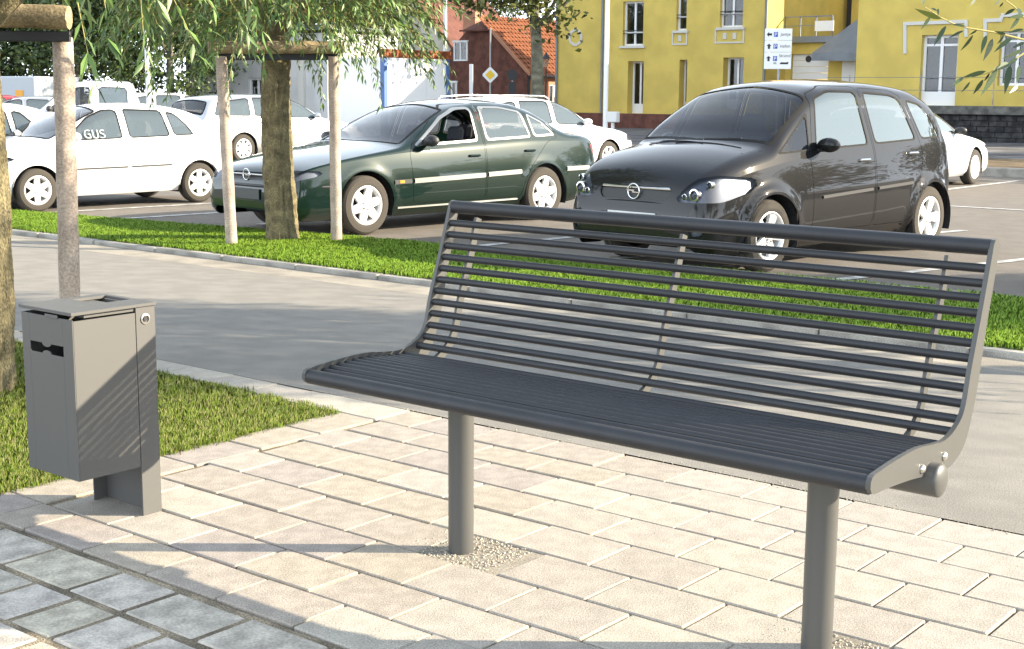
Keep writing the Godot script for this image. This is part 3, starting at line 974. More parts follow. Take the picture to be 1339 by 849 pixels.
func build_car(s: Dictionary, called: String, label: String, at: Vector3, forward: Vector3, group := "cars on the car park") -> Node3D:
	var root := thing(called, label, "car", at, atan2(-forward.x, -forward.z), group)
	root.scale = Vector3.ONE * s.get("scale", 0.955)
	var mid: float = (s.ax_f + s.ax_r) / 2
	var off := Vector3(0, 0, -mid)
	var L: float = s.len
	# stations
	var us := []
	for e in [0.0, 0.006, 0.014, 0.026, 0.042, 0.062, 0.088, 0.12, 0.16, 0.205, 0.255, 0.31]: us.append(e)
	var step: float = s.get("step", 0.05)
	var n := int((L - 0.62) / step)
	for i in range(1, n): us.append(0.31 + (L - 0.62) * i / n)
	for e in [0.31, 0.255, 0.205, 0.16, 0.12, 0.088, 0.062, 0.042, 0.026, 0.014, 0.006, 0.0]: us.append(L - e)
	var grid := []
	for u in us:
		var h := section(s, u)
		var row := []
		for p in h: row.append(Vector3(p.x + (flare(s, u, p.y) if p.y < 0.8 else 0.0), p.y, u))
		for i in range(h.size() - 2, -1, -1):
			var q: Vector3 = row[i]
			row.append(Vector3(-q.x, q.y, q.z))
		grid.append(row)
	var cols: int = grid[0].size()
	# normals: area weighted over neighbouring faces
	var nr := []
	for i in grid.size():
		var r := []
		r.resize(cols); r.fill(Vector3.ZERO)
		nr.append(r)
	for i in grid.size() - 1:
		for j in cols - 1:
			var q: Vector3 = (grid[i + 1][j + 1] - grid[i][j]).cross(grid[i][j + 1] - grid[i + 1][j])
			q = -q
			nr[i][j] += q; nr[i + 1][j] += q; nr[i][j + 1] += q; nr[i + 1][j + 1] += q
	for i in grid.size():
		for j in cols:
			if i == 0: nr[i][j] += Vector3(0, 0, -1) * nr[i][j].length() * 1.5
			if i == grid.size() - 1: nr[i][j] += Vector3(0, 0, 1) * nr[i][j].length() * 1.5
			nr[i][j] = nr[i][j].normalized()
	# regions
	var regs := []
	for c in [[s.ax_f, "f"], [s.ax_r, "r"]]:
		both(regs, {"name": "", "proj": "circle", "c": Vector2(c[0], s.wr), "r": s.arch, "box": Rect2(c[0] - s.arch, s.wr - s.arch, s.arch * 2, s.arch * 2)})
	for w in s.windows:
		var pl := rounded(w.poly, w.get("rad", 0.05))
		both(regs, {"name": w.get("name", "side_window"), "proj": "side", "poly": pl, "box": rect_of(pl), "mat": w.get("mat", s.get("glass", M.car_glass)), "trim": w.get("trim", 0.016), "trim_mat": s.get("trim_mat", M.rubber), "open": w.get("open", false)})
	for w in s.get("tops", []):
		var pl := rounded(w.poly, w.get("rad", 0.08))
		regs.append({"name": w.name, "proj": "top", "poly": pl, "box": rect_of(pl), "mat": w.get("mat", s.get("front_glass", M.car_glass)), "trim": w.get("trim", 0.03), "trim_mat": M.rubber, "y_min": w.get("y_min", 0.7), "sgn": 1.0})
	for w in s.get("fronts", []):
		for sg in ([1.0, -1.0] if w.get("pair", false) else [1.0]):
			var raw := []
			for p in w.poly: raw.append([p[0] * sg, p[1]])
			var pl := rounded(raw, w.get("rad", 0.03))
			regs.append({"name": w.name, "proj": w.get("proj", "front"), "poly": pl, "box": rect_of(pl), "mat": w.mat, "trim": w.get("trim", 0.0), "trim_mat": M.rubber, "u_max": w.get("u_max", 0.9), "u_min": w.get("u_min", 3.0), "inset": w.get("inset", 0.0), "back": w.get("back", null), "sgn": 1.0})
	for w in s.get("doors", []):
		var pl := rounded(w, 0.05)
		both(regs, {"name": "door", "proj": "side", "poly": pl, "box": rect_of(pl), "mat": s.paint, "trim": 0.005, "trim_mat": M.dark, "seam": true})
	for w in s.get("seams", []):
		var pl := PackedVector2Array()
		for p in w: pl.append(Vector2(p[0], p[1]))
		regs.append({"name": "", "proj": "topline", "poly": pl, "box": rect_of(pl), "r": 0.004, "keep": M.dark, "sgn": 1.0})
	for w in s.get("lines", []):
		var pl := PackedVector2Array()
		for p in w: pl.append(Vector2(p[0], p[1]))
		both(regs, {"name": "", "proj": "line", "poly": pl, "box": rect_of(pl), "r": 0.004, "keep": M.dark})
	for r in regs:
		r.mb = MB.new(); r.tmb = MB.new(); r.bmb = MB.new()
	var body := MB.new()
	var dark := MB.new()
	for i in grid.size() - 1:
		for j in cols - 1:
			var quads := [[grid[i][j], grid[i + 1][j], grid[i + 1][j + 1], grid[i][j + 1]], [nr[i][j], nr[i + 1][j], nr[i + 1][j + 1], nr[i][j + 1]]]
			var c: Vector3 = (quads[0][0] + quads[0][2]) * 0.5
			var rad: float = (quads[0][0] - quads[0][2]).length() * 0.75 + 0.01
			var near := []
			for r in regs:
				if region_may(r, c, rad): near.append(r)
			if near.is_empty():
				body.quadn(quads[0][0], quads[0][1], quads[0][2], quads[0][3], quads[1][0], quads[1][1], quads[1][2], quads[1][3])
				continue
			for tr in [[0, 1, 2], [0, 2, 3]]:
				var pts := []
				var nn := []
				for k in tr: pts.append(quads[0][k]); nn.append(quads[1][k])
				for r in near:
					if pts.size() < 3: break
					var ds := []
					for p in pts: ds.append(region_dist(r, p))
					var sp := split(pts, nn, ds)
					if sp[0].size() >= 3:
						if r.name == "":
							if r.has("keep"): fan(dark, sp[0], sp[1], 0.004)
						elif r.trim > 0.0:
							var d2 := []
							for p in sp[0]: d2.append(region_dist(r, p) + r.trim)
							var s2 := split(sp[0], sp[1], d2)
							if s2[0].size() >= 3: fan(r.mb, s2[0], s2[1], 0.004 if not r.has("seam") else 0.0)
							if s2[2].size() >= 3: fan(r.tmb, s2[2], s2[3], 0.004 if r.has("seam") else -0.001)
						else:
							fan(r.mb, sp[0], sp[1], r.get("inset", 0.0))
							if r.get("back"): fan(r.bmb, sp[0], sp[1], 0.035)
					pts = sp[2]; nn = sp[3]
				if pts.size() >= 3: fan(body, pts, nn)
	# end caps
	for e in [0, grid.size() - 1]:
		var ctr := Vector3.ZERO
		for p in grid[e]: ctr += p
		ctr /= cols
		var q := Vector3(0, 0, -1 if e == 0 else 1)
		for j in cols: body.trin(ctr, grid[e][j], grid[e][(j + 1) % cols], q, (nr[e][j] + q).normalized(), (nr[e][(j + 1) % cols] + q).normalized())
	var sh := part("body", body, s.paint, root, off)
	if dark.v.size(): part("panel_gap", dark, M.dark, sh).set_meta("kind", "stuff")
	for r in regs:
		if r.name == "": continue
		if r.mb.v.size():
			if not r.get("open", false) or r.sgn > 0:
				var o := part(r.name, r.mb, r.mat, root, off)
				if r.tmb.v.size(): part("seal" if not r.has("seam") else "door_gap", r.tmb, r.trim_mat, o).set_meta("kind", "stuff")
				if r.bmb.v.size(): part("reflector", r.bmb, r.back, o)
				if r.name == "bumper_gap": o.set_meta("kind", "stuff")
				r.node = o
			elif r.tmb.v.size(): part("window_frame", r.tmb, r.trim_mat, root, off)
	# wheel housings, floor
	var liner := MB.new()
	for ua in [s.ax_f, s.ax_r]:
		for sg in [1.0, -1.0]:
			var xo: float = side_x(s, ua, s.wr + s.arch) - 0.012
			for k in 20:
				var a0 := -0.35 + (PI + 0.7) * k / 20.0
				var a1 := -0.35 + (PI + 0.7) * (k + 1) / 20.0
				var p0 := Vector3(0, s.wr + sin(a0) * (s.arch + 0.012), ua + cos(a0) * (s.arch + 0.012))
				var p1 := Vector3(0, s.wr + sin(a1) * (s.arch + 0.012), ua + cos(a1) * (s.arch + 0.012))
				var i0 := Vector3(sg * (xo - 0.34), 0, 0)
				var i1 := Vector3(sg * xo, 0, 0)
				liner.quad(p0 + i0, p1 + i0, p1 + i1, p0 + i1)
				liner.tri(Vector3(sg * (xo - 0.34), s.wr, ua), p0 + i0, p1 + i0)
	liner.box(Vector3(0, 0.23, L / 2), Vector3(s.half * 1.15, 0.06, L * 0.86), Basis.IDENTITY, 0.02)
	part("underbody", liner, M.dark, root, off)
	for ua in [s.ax_f, s.ax_r]:
		for sg in [1.0, -1.0]:
			make_wheel(s, root, off + Vector3(sg * (s.half - 0.115), s.wr, ua), sg)
	# cabin
	if s.has("seats"):
		var fl := MB.new()
		fl.box(Vector3(0, 0.32, (s.dash + s.rear_end) / 2), Vector3(s.half * 1.7, 0.04, s.rear_end - s.dash))
		fl.box(Vector3(0, 0.62, s.dash), Vector3(s.half * 1.66, 0.5, 0.35), Basis(Vector3.RIGHT, 0.1), 0.08)
		fl.box(Vector3(0, 0.55, s.rear_end), Vector3(s.half * 1.6, 0.5, 0.1))
		for sg in [-1.0, 1.0]: fl.box(Vector3(sg * s.half * 0.86, 0.56, (s.dash + s.rear_end) / 2), Vector3(0.04, 0.5, s.rear_end - s.dash))
		part("dashboard", fl, M.cabin, root, off)
		var seat := seat_mesh(0.5).mesh()
		for r in s.seats:
			for sg in [-1.0, 1.0]:
				part("seat", seat, s.get("seat_mat", M.seat), root, off + Vector3(sg * s.half * 0.42, s.get("seat_y", 0.12), r))
		var sw := MB.new()
		var ring := []
		var rads := []
		for k in 25:
			var a := TAU * k / 24.0
			ring.append(Basis(Vector3.RIGHT, -0.5) * Vector3(cos(a) * 0.185, sin(a) * 0.185, 0))
			rads.append(0.014)
		sw.tube(ring, rads, 6, false)
		sw.box(Vector3.ZERO, Vector3(0.34, 0.06, 0.03), Basis(Vector3.RIGHT, -0.5), 0.01)
		part("steering_wheel", sw, M.cabin, root, off + Vector3(-s.half * 0.42, 0.86 + s.get("seat_y", 0.12) - 0.12, s.dash + 0.36))
	# mirrors
	if s.has("mirror"):
		for sg in [1.0, -1.0]:
			var mu: Array = s.mirror
			var mb := MB.new()
			var prof := []
			for k in 13:
				var a := PI * k / 12.0
				prof.append(Vector2(maxf(sin(a), 0.001) * 0.075, -cos(a) * 0.11))
			mb.lathe(prof, Vector3.ZERO, Basis(Vector3.BACK, PI / 2).scaled(Vector3(1, 0.85, 0.9)), 16)
			var mp := off + Vector3(sg * (side_x(s, mu[0], mu[1]) + 0.075), mu[1] + 0.05, mu[0])
			var mo := part("wing_mirror", mb, s.get("mirror_mat", s.paint), root, mp)
			mb = MB.new()
			mb.box(Vector3(-sg * 0.10, -0.045, 0.0), Vector3(0.13, 0.03, 0.06), Basis.IDENTITY, 0.01)
			part("mirror_arm", mb, M.black, mo)
	# door handles
	for hd in s.get("handles", []):
		for sg in [1.0, -1.0]:
			var mb := MB.new()
			var x: float = side_x(s, hd[0], hd[1])
			mb.box(Vector3(sg * (x + 0.016), hd[1], hd[0]), Vector3(0.022, 0.026, 0.17), Basis.IDENTITY, 0.009)
			mb.box(Vector3(sg * (x + 0.002), hd[1], hd[0] - 0.075), Vector3(0.03, 0.022, 0.02), Basis.IDENTITY, 0.004)
			mb.box(Vector3(sg * (x + 0.002), hd[1], hd[0] + 0.075), Vector3(0.03, 0.022, 0.02), Basis.IDENTITY, 0.004)
			part("door_handle", mb, s.get("handle_mat", s.paint), root, off)
	# rub strips along the flanks: [u0, u1, y0, y1, height, material]
	for st in s.get("strips", []):
		for sg in [1.0, -1.0]:
			var mb := MB.new()
			var k := 14
			var prev := []
			for i in k + 1:
				var t := float(i) / k
				var u: float = lerpf(st[0], st[1], t)
				var y: float = lerpf(st[2], st[3], t)
				var q := []
				for e in [-0.5, -0.3, 0.3, 0.5]:
					var yy: float = y + e * st[4]
					q.append(Vector3(sg * (side_x(s, u, yy) + (0.012 if absf(e) < 0.4 else -0.002)), yy, u))
				if prev.size():
					for m in 3:
						var nn := Vector3(sg, 0, 0)
						mb.trin(prev[m], q[m], q[m + 1], nn, nn, nn); mb.trin(prev[m], q[m + 1], prev[m + 1], nn, nn, nn)
				prev = q
			part("rub_strip", mb, st[5], root, off)
	return root

func nose_u(s: Dictionary, x: float, y: float) -> float:   # where the nose surface lies at a point of the front view
	var u := 0.0
	while u < 0.8:
		if curve1(s.top, u) - 0.06 > y and curve1(s.bot, u) < y:
			var yb := curve1(s.belt, u)
			var w: float = side_x(s, u, y) if y < yb else s.half * curve1(s.wid, u) * 0.945 - s.tumble * (y - yb)
			if w > absf(x): return u
		u += 0.004
	return u

func emblem(parent: Node3D, at: Vector3, r: float, m: Material, tilt := 0.0) -> void:   # ring with a lightning bolt across it
	var mb := MB.new()
	var ring := []
	var rads := []
	for k in 33:
		var a := TAU * k / 32.0
		ring.append(Basis(Vector3.RIGHT, tilt) * Vector3(cos(a) * r, sin(a) * r, 0)); rads.append(r * 0.11)
	mb.tube(ring, rads, 6, false)
	var bolt := PackedVector2Array([Vector2(-1.25, -0.12), Vector2(-0.1, -0.02), Vector2(-0.2, 0.2), Vector2(1.25, 0.2), Vector2(1.05, 0.06), Vector2(0.15, 0.0), Vector2(0.25, -0.2), Vector2(-1.1, -0.2)])
	for i in bolt.size(): bolt[i] *= r
	mb.prism(bolt, Vector3.ZERO, Basis(Vector3.RIGHT, tilt) * Vector3.RIGHT, Basis(Vector3.RIGHT, tilt) * Vector3.UP, Basis(Vector3.RIGHT, tilt) * Vector3(0, 0, 0.012))
	part("emblem", mb, m, parent, at)

func car_paint(c: Color, metal := 0.0, rough := 0.35) -> StandardMaterial3D:
	var m := flat(c, rough, metal)
	m.clearcoat_enabled = true
	m.clearcoat = 1.0
	m.clearcoat_roughness = 0.03
	return m

func lettering(txt: String, size: float, depth := 0.004) -> TextMesh:
	var t := TextMesh.new()
	t.text = txt
	var f := SystemFont.new()
	f.font_names = PackedStringArray(["Droid Sans"])
	t.font = f
	t.font_size = 64
	t.pixel_size = size / 64.0
	t.depth = depth
	return t

func build_cars() -> void:
	M.car_glass = glass(Color(0.06, 0.075, 0.11), 0.45)
	M.car_glass.metallic_specular = 0.5
	M.side_glass = glass(Color(0.50, 0.53, 0.52), 0.36)
	M.side_glass.metallic = 0.8
	M.rubber = flat(lin(0.02, 0.02, 0.02), 0.7, 0.0, 0.2)
	M.tyre = grain(lin(0.075, 0.065, 0.052), 0.7, 1.0, 3.0, 0.0, 0.9, 0.3, 61)
	M.alloy = flat(lin(0.70, 0.70, 0.70), 0.35, 0.35)
	M.brake = flat(lin(0.05, 0.045, 0.04), 0.7, 0.3)
	M.cabin = flat(lin(0.035, 0.036, 0.04), 0.8)
	M.seat = flat(lin(0.05, 0.055, 0.065), 0.95)
	M.chrome = flat(lin(0.75, 0.75, 0.74), 0.12, 1.0)
	M.lamp = glass(Color(0.3, 0.34, 0.4), 0.08)
	M.lamp.metallic_specular = 0.3
	M.reflector = flat(lin(0.09, 0.10, 0.125), 0.4, 0.8)
	M.amber = flat(lin(0.75, 0.28, 0.03), 0.3)
	M.red = flat(lin(0.45, 0.02, 0.02), 0.25)
	M.plate = flat(lin(0.7, 0.7, 0.68), 0.5)
	M.plastic = flat(lin(0.03, 0.03, 0.032), 0.5)
	var black := car_paint(lin(0.012, 0.012, 0.013), 0.0, 0.5)
	black.metallic_specular = 0.1
	black.clearcoat = 0.75
	var green := car_paint(lin(0.0025, 0.013, 0.0095), 0.1, 0.4)
	green.metallic_specular = 0.2
	var white := car_paint(lin(0.80, 0.80, 0.80), 0.0, 0.4)
	var silver := car_paint(lin(0.52, 0.53, 0.54), 0.7, 0.35)
	var grey := car_paint(lin(0.16, 0.17, 0.19), 0.5, 0.35)

	# --- black compact people carrier ---
	var mer := {"len": 4.05, "half": 0.847, "ax_f": 0.82, "ax_r": 3.45, "wr": 0.308, "arch": 0.352, "flare": 0.042, "paint": black, "step": 0.04,
		"top": [[0, 0.50], [0.015, 0.60], [0.035, 0.71], [0.08, 0.80], [0.15, 0.872], [0.3, 0.945], [0.55, 1.02], [0.75, 1.06], [0.86, 1.085], [1.12, 1.265], [1.38, 1.42], [1.6, 1.525], [1.85, 1.585], [2.2, 1.612], [2.6, 1.62], [2.9, 1.61], [3.3, 1.575], [3.6, 1.50], [3.72, 1.43], [3.83, 1.22], [3.93, 0.98], [4.01, 0.82], [4.04, 0.66], [4.05, 0.52]],
		"belt": [[0, 0.56], [0.1, 0.66], [0.3, 0.77], [0.7, 0.86], [1.2, 0.925], [2.4, 0.975], [3.4, 1.01], [3.75, 1.02], [4.05, 0.95]],
		"bot": [[0, 0.30], [0.03, 0.23], [0.12, 0.185], [0.5, 0.17], [3.6, 0.2], [3.95, 0.26], [4.05, 0.36]],
		"wid": [[0, 0.70], [0.01, 0.77], [0.03, 0.825], [0.07, 0.865], [0.14, 0.9], [0.25, 0.93], [0.5, 0.965], [0.85, 0.985], [1.4, 1.0], [2.6, 1.0], [3.3, 0.985], [3.7, 0.95], [3.9, 0.9], [4.0, 0.83], [4.05, 0.72]],
		"tumble": 0.33, "corner": 0.12, "crown": 0.06, "spokes": 5, "spoke_w": 0.055, "spoke_in": 0.55, "spoke_a": 0.3,
		"windows": [
			{"name": "quarter_window", "poly": [[0.95, 0.98], [1.42, 1.0], [1.50, 1.34]], "rad": 0.03},
			{"poly": [[1.51, 1.005], [2.36, 1.03], [2.34, 1.515], [1.92, 1.52], [1.66, 1.45]], "rad": 0.05, "mat": M.side_glass},
			{"poly": [[2.47, 1.035], [3.22, 1.06], [3.07, 1.44], [2.94, 1.485], [2.45, 1.51]], "rad": 0.05, "mat": M.side_glass},
			{"name": "quarter_window", "poly": [[3.32, 1.065], [3.72, 1.075], [3.60, 1.27], [3.43, 1.40], [3.17, 1.44]], "rad": 0.04, "mat": M.side_glass}],
		"tops": [{"name": "windscreen", "poly": [[-0.72, 0.93], [0, 0.85], [0.72, 0.93], [0.645, 1.58], [0, 1.68], [-0.645, 1.58]], "y_min": 0.98, "rad": 0.06},
			{"name": "rear_window", "poly": [[-0.56, 3.66], [0.56, 3.66], [0.60, 3.84], [-0.60, 3.84]], "y_min": 1.1}],
		"fronts": [{"name": "headlight", "pair": true, "poly": [[0.42, 0.612], [0.49, 0.70], [0.585, 0.80], [0.72, 0.83], [0.80, 0.80], [0.81, 0.68], [0.78, 0.612]], "mat": M.lamp, "back": M.reflector, "u_max": 0.62, "rad": 0.03},
			{"name": "grille", "poly": [[-0.36, 0.605], [0.36, 0.605], [0.41, 0.72], [-0.41, 0.72]], "mat": M.plastic, "inset": 0.012, "u_max": 0.2},
			{"name": "bumper_gap", "poly": [[-0.70, 0.588], [0.70, 0.588], [0.70, 0.598], [-0.70, 0.598]], "rad": 0.001, "mat": M.rubber, "inset": 0.006, "u_max": 0.45},
			{"name": "lower_grille", "poly": [[-0.5, 0.31], [0.5, 0.31], [0.56, 0.40], [-0.56, 0.40]], "mat": M.plastic, "inset": 0.02, "u_max": 0.3},
			{"name": "fog_lamp", "pair": true, "poly": [[0.60, 0.33], [0.72, 0.35], [0.72, 0.43], [0.60, 0.43]], "mat": M.lamp, "back": M.reflector, "u_max": 0.4}],
		"doors": [[[1.42, 0.30], [2.40, 0.30], [2.42, 1.0], [2.39, 1.555], [1.92, 1.56], [1.61, 1.48], [1.46, 1.05], [1.40, 0.95]], [[2.42, 0.30], [3.02, 0.30], [3.12, 0.42], [3.2, 0.66], [3.30, 0.9], [3.26, 1.1], [3.11, 1.46], [2.96, 1.525], [2.41, 1.545], [2.44, 1.0]]],
		"seams": [[[0.47, 0.12], [0.53, 0.3], [0.66, 0.7], [0.72, 0.86]]],
		"seats": [1.8, 2.75], "dash": 1.15, "rear_end": 3.75, "seat_y": 0.2, "mirror": [1.56, 1.0], "handles": [[2.24, 0.90], [3.10, 0.94]], "handle_mat": M.chrome,
		"strips": [[1.55, 2.36, 0.60, 0.635, 0.03, M.plastic], [2.46, 3.08, 0.64, 0.665, 0.03, M.plastic]]}
	# near front wheel touches at x -5.76, z -10.7
	var fwd := Vector3(-0.115, 0, 0.9934)
	mer.scale = 1.04
	var left := Vector3(fwd.z, 0, -fwd.x)
	var p := Vector3(-5.86, -0.19, -10.72) - left * 0.76 - fwd * 1.315 * 1.04
	var o := build_car(mer, "people_carrier", "black compact people carrier parked behind the bench", p, fwd)
	var off := Vector3(0, 0, -(mer.ax_f + mer.ax_r) / 2)
	var mb := MB.new()
	mb.box(Vector3(0, 0.705, 0.052), Vector3(0.74, 0.028, 0.035), Basis.IDENTITY, 0.01)
	part("grille_bar", mb, M.chrome, o, off)
	emblem(o, off + Vector3(0, 0.675, 0.018), 0.062, M.chrome)
	mb = MB.new()
	mb.box(Vector3(0, 0.45, -0.008), Vector3(0.52, 0.11, 0.012), Basis.IDENTITY, 0.003)
	part("number_plate", mb, M.plate, o, off)
	for sg in [-1.0, 1.0]:
		for q in [[0.62, 0.675, 0.05], [0.70, 0.755, 0.03], [0.53, 0.655, 0.026]]:
			var c := [q[0], q[1], nose_u(mer, q[0], q[1]) + 0.012, q[2]]
			mb = MB.new()
			mb.lathe([Vector2(c[3], -0.01), Vector2(c[3], 0.025), Vector2(c[3] * 0.74, 0.028), Vector2(c[3] * 0.7, 0.0)], Vector3.ZERO, Basis(Vector3.RIGHT, -PI / 2), 24)
			part("lamp_ring", mb, M.chrome, o, off + Vector3(sg * c[0], c[1], c[2]))
			mb = MB.new()
			mb.lathe([Vector2(c[3] * 0.72, 0.0), Vector2(c[3] * 0.5, 0.016), Vector2(0.001, 0.024)], Vector3.ZERO, Basis(Vector3.RIGHT, -PI / 2), 20)
			part("lamp_lens", mb, flat(lin(0.05, 0.06, 0.08), 0.05, 0.2), o, off + Vector3(sg * c[0], c[1], c[2]))
	mb = MB.new()
	mb.tube([Vector3(0.2, 1.085, 0.80), Vector3(-0.45, 1.11, 0.88)], [0.008, 0.006], 6)
	mb.tube([Vector3(-0.1, 1.09, 0.81), Vector3(0.6, 1.09, 0.90)], [0.008, 0.006], 6)
	part("wiper", mb, M.plastic, o, off)

	# --- dark green saloon ---
	var ome := {"len": 4.70, "half": 0.893, "ax_f": 0.93, "ax_r": 3.66, "wr": 0.315, "arch": 0.365, "flare": 0.012, "paint": green, "step": 0.045,
		"top": [[0, 0.46], [0.012, 0.56], [0.04, 0.63], [0.1, 0.70], [0.25, 0.765], [0.6, 0.845], [1.0, 0.905], [1.38, 0.955], [1.46, 0.97], [1.85, 1.165], [2.15, 1.30], [2.35, 1.365], [2.6, 1.41], [2.95, 1.43], [3.3, 1.415], [3.6, 1.35], [3.9, 1.21], [4.12, 1.09], [4.22, 1.06], [4.42, 1.045], [4.58, 1.02], [4.655, 0.93], [4.69, 0.78], [4.70, 0.6]],
		"belt": [[0, 0.5], [0.15, 0.66], [0.5, 0.745], [1.2, 0.83], [1.6, 0.86], [2.6, 0.90], [3.6, 0.93], [4.3, 0.93], [4.70, 0.86]],
		"bot": [[0, 0.28], [0.03, 0.22], [0.12, 0.18], [0.5, 0.17], [4.15, 0.19], [4.5, 0.24], [4.70, 0.36]],
		"wid": [[0, 0.70], [0.01, 0.76], [0.03, 0.81], [0.08, 0.855], [0.16, 0.89], [0.35, 0.93], [0.7, 0.965], [1.1, 0.985], [1.7, 1.0], [3.3, 1.0], [3.9, 0.98], [4.35, 0.945], [4.6, 0.9], [4.68, 0.83], [4.70, 0.75]],
		"tumble": 0.46, "corner": 0.12, "crown": 0.06, "spokes": 6, "spoke_w": 0.038, "spoke_in": 1.5, "spoke_a": 0.26, "rim_r": 0.205,
		"glass": M.side_glass,
		"windows": [
			{"poly": [[1.62, 0.915], [2.61, 0.955], [2.64, 1.345], [2.42, 1.335], [2.15, 1.235]], "rad": 0.05, "open": true, "trim": 0.026},
			{"poly": [[2.74, 0.96], [3.47, 0.985], [3.42, 1.29], [3.10, 1.345], [2.76, 1.35]], "rad": 0.04, "trim": 0.022},
			{"name": "quarter_window", "poly": [[3.53, 0.99], [3.90, 1.0], [3.75, 1.16], [3.50, 1.27]], "rad": 0.03, "trim": 0.022}],
		"trim_mat": flat(lin(0.42, 0.42, 0.40), 0.25, 0.8),
		"tops": [{"name": "windscreen", "poly": [[-0.72, 1.50], [0, 1.42], [0.72, 1.50], [0.56, 2.30], [0, 2.37], [-0.56, 2.30]], "y_min": 0.9, "rad": 0.06},
			{"name": "rear_window", "poly": [[-0.54, 3.56], [0.54, 3.56], [0.66, 4.2], [-0.66, 4.2]], "y_min": 0.99}],
		"fronts": [{"name": "headlight", "pair": true, "poly": [[0.38, 0.585], [0.38, 0.675], [0.62, 0.70], [0.80, 0.70], [0.815, 0.64], [0.72, 0.575]], "mat": M.lamp, "back": M.reflector, "u_max": 0.5, "rad": 0.03},
			{"name": "grille", "poly": [[-0.34, 0.585], [0.34, 0.585], [0.34, 0.665], [-0.34, 0.665]], "mat": M.plastic, "inset": 0.012, "u_max": 0.3},
			{"name": "lower_grille", "poly": [[-0.45, 0.25], [0.45, 0.25], [0.48, 0.34], [-0.48, 0.34]], "mat": M.plastic, "inset": 0.015, "u_max": 0.3},
			{"name": "rear_lamp", "pair": true, "proj": "rear", "u_min": 4.58, "poly": [[0.45, 0.74], [0.78, 0.74], [0.78, 0.88], [0.45, 0.88]], "mat": M.red}],
		"doors": [[[1.57, 0.30], [2.66, 0.30], [2.68, 0.94], [2.70, 1.385], [2.42, 1.37], [2.12, 1.26], [1.62, 0.95], [1.55, 0.86]], [[2.68, 0.30], [3.24, 0.30], [3.30, 0.48], [3.42, 0.66], [3.56, 0.78], [3.72, 0.92], [3.95, 0.985], [3.78, 1.19], [3.48, 1.33], [3.10, 1.385], [2.72, 1.385], [2.70, 0.94]]],
		"seams": [[[0.37, 0.14], [0.42, 0.5], [0.70, 1.3], [0.76, 1.44]]],
		"seats": [2.3, 3.15], "dash": 1.6, "rear_end": 4.0, "seat_y": 0.02, "mirror": [1.80, 0.93], "mirror_mat": M.plastic, "handles": [[2.50, 0.80], [3.40, 0.835]],
		"strips": [[1.30, 1.54, 0.545, 0.55, 0.05, M.plastic], [1.58, 2.65, 0.55, 0.575, 0.055, M.bolt], [2.70, 3.24, 0.58, 0.595, 0.055, M.bolt], [4.05, 4.5, 0.6, 0.6, 0.055, M.bolt], [1.36, 3.2, 0.265, 0.275, 0.02, M.bolt]]}
	fwd = Vector3(-0.105, 0, 0.9945)
	left = Vector3(fwd.z, 0, -fwd.x)
	p = Vector3(-10.68, -0.19, -10.62) - left * 0.80 - fwd * 1.365 * 1.02
	ome.scale = 1.02
	o = build_car(ome, "green_saloon", "dark green four-door saloon parked behind the staked willow", p, fwd)
	off = Vector3(0, 0, -(ome.ax_f + ome.ax_r) / 2)
	mb = MB.new()
	mb.box(Vector3(0, 0.64, 0.04), Vector3(0.66, 0.016, 0.03), Basis.IDENTITY, 0.005)
	part("grille_bar", mb, M.chrome, o, off)
	emblem(o, off + Vector3(0, 0.64, 0.012), 0.058, M.chrome)
	mb = MB.new()
	mb.box(Vector3(0, 0.44, -0.012), Vector3(0.52, 0.11, 0.012), Basis.IDENTITY, 0.003)
	part("number_plate", mb, flat(lin(0.05, 0.05, 0.05), 0.5), o, off)
	for sg in [-1.0, 1.0]:
		mb = MB.new()
		mb.box(Vector3(sg * 0.36, 0.43, 0.03), Vector3(0.05, 0.07, 0.03), Basis.IDENTITY, 0.01)
		part("fog_lamp", mb, M.reflector, o, off)
		mb = MB.new()
		mb.box(Vector3(sg * (side_x(ome, 1.40, 0.55) + 0.01), 0.548, 1.40), Vector3(0.01, 0.03, 0.07), Basis.IDENTITY, 0.003)
		part("side_indicator", mb, M.amber, o, off)
	var bar := MB.new()   # bumper strip round the nose
	var pts := []
	var rads := []
	for k in 21:
		var a := lerpf(-1.0, 1.0, k / 20.0)
		var uu := 0.0 + 0.62 * pow(absf(a), 4.0)
		pts.append(Vector3(signf(a) * minf(absf(a) * 0.95, ome.half * curve1(ome.wid, uu) * 0.985), 0.53, uu - 0.006)); rads.append(0.016)
	bar.tube(pts, rads, 8)
	part("bumper_strip", bar, M.plastic, o, off)

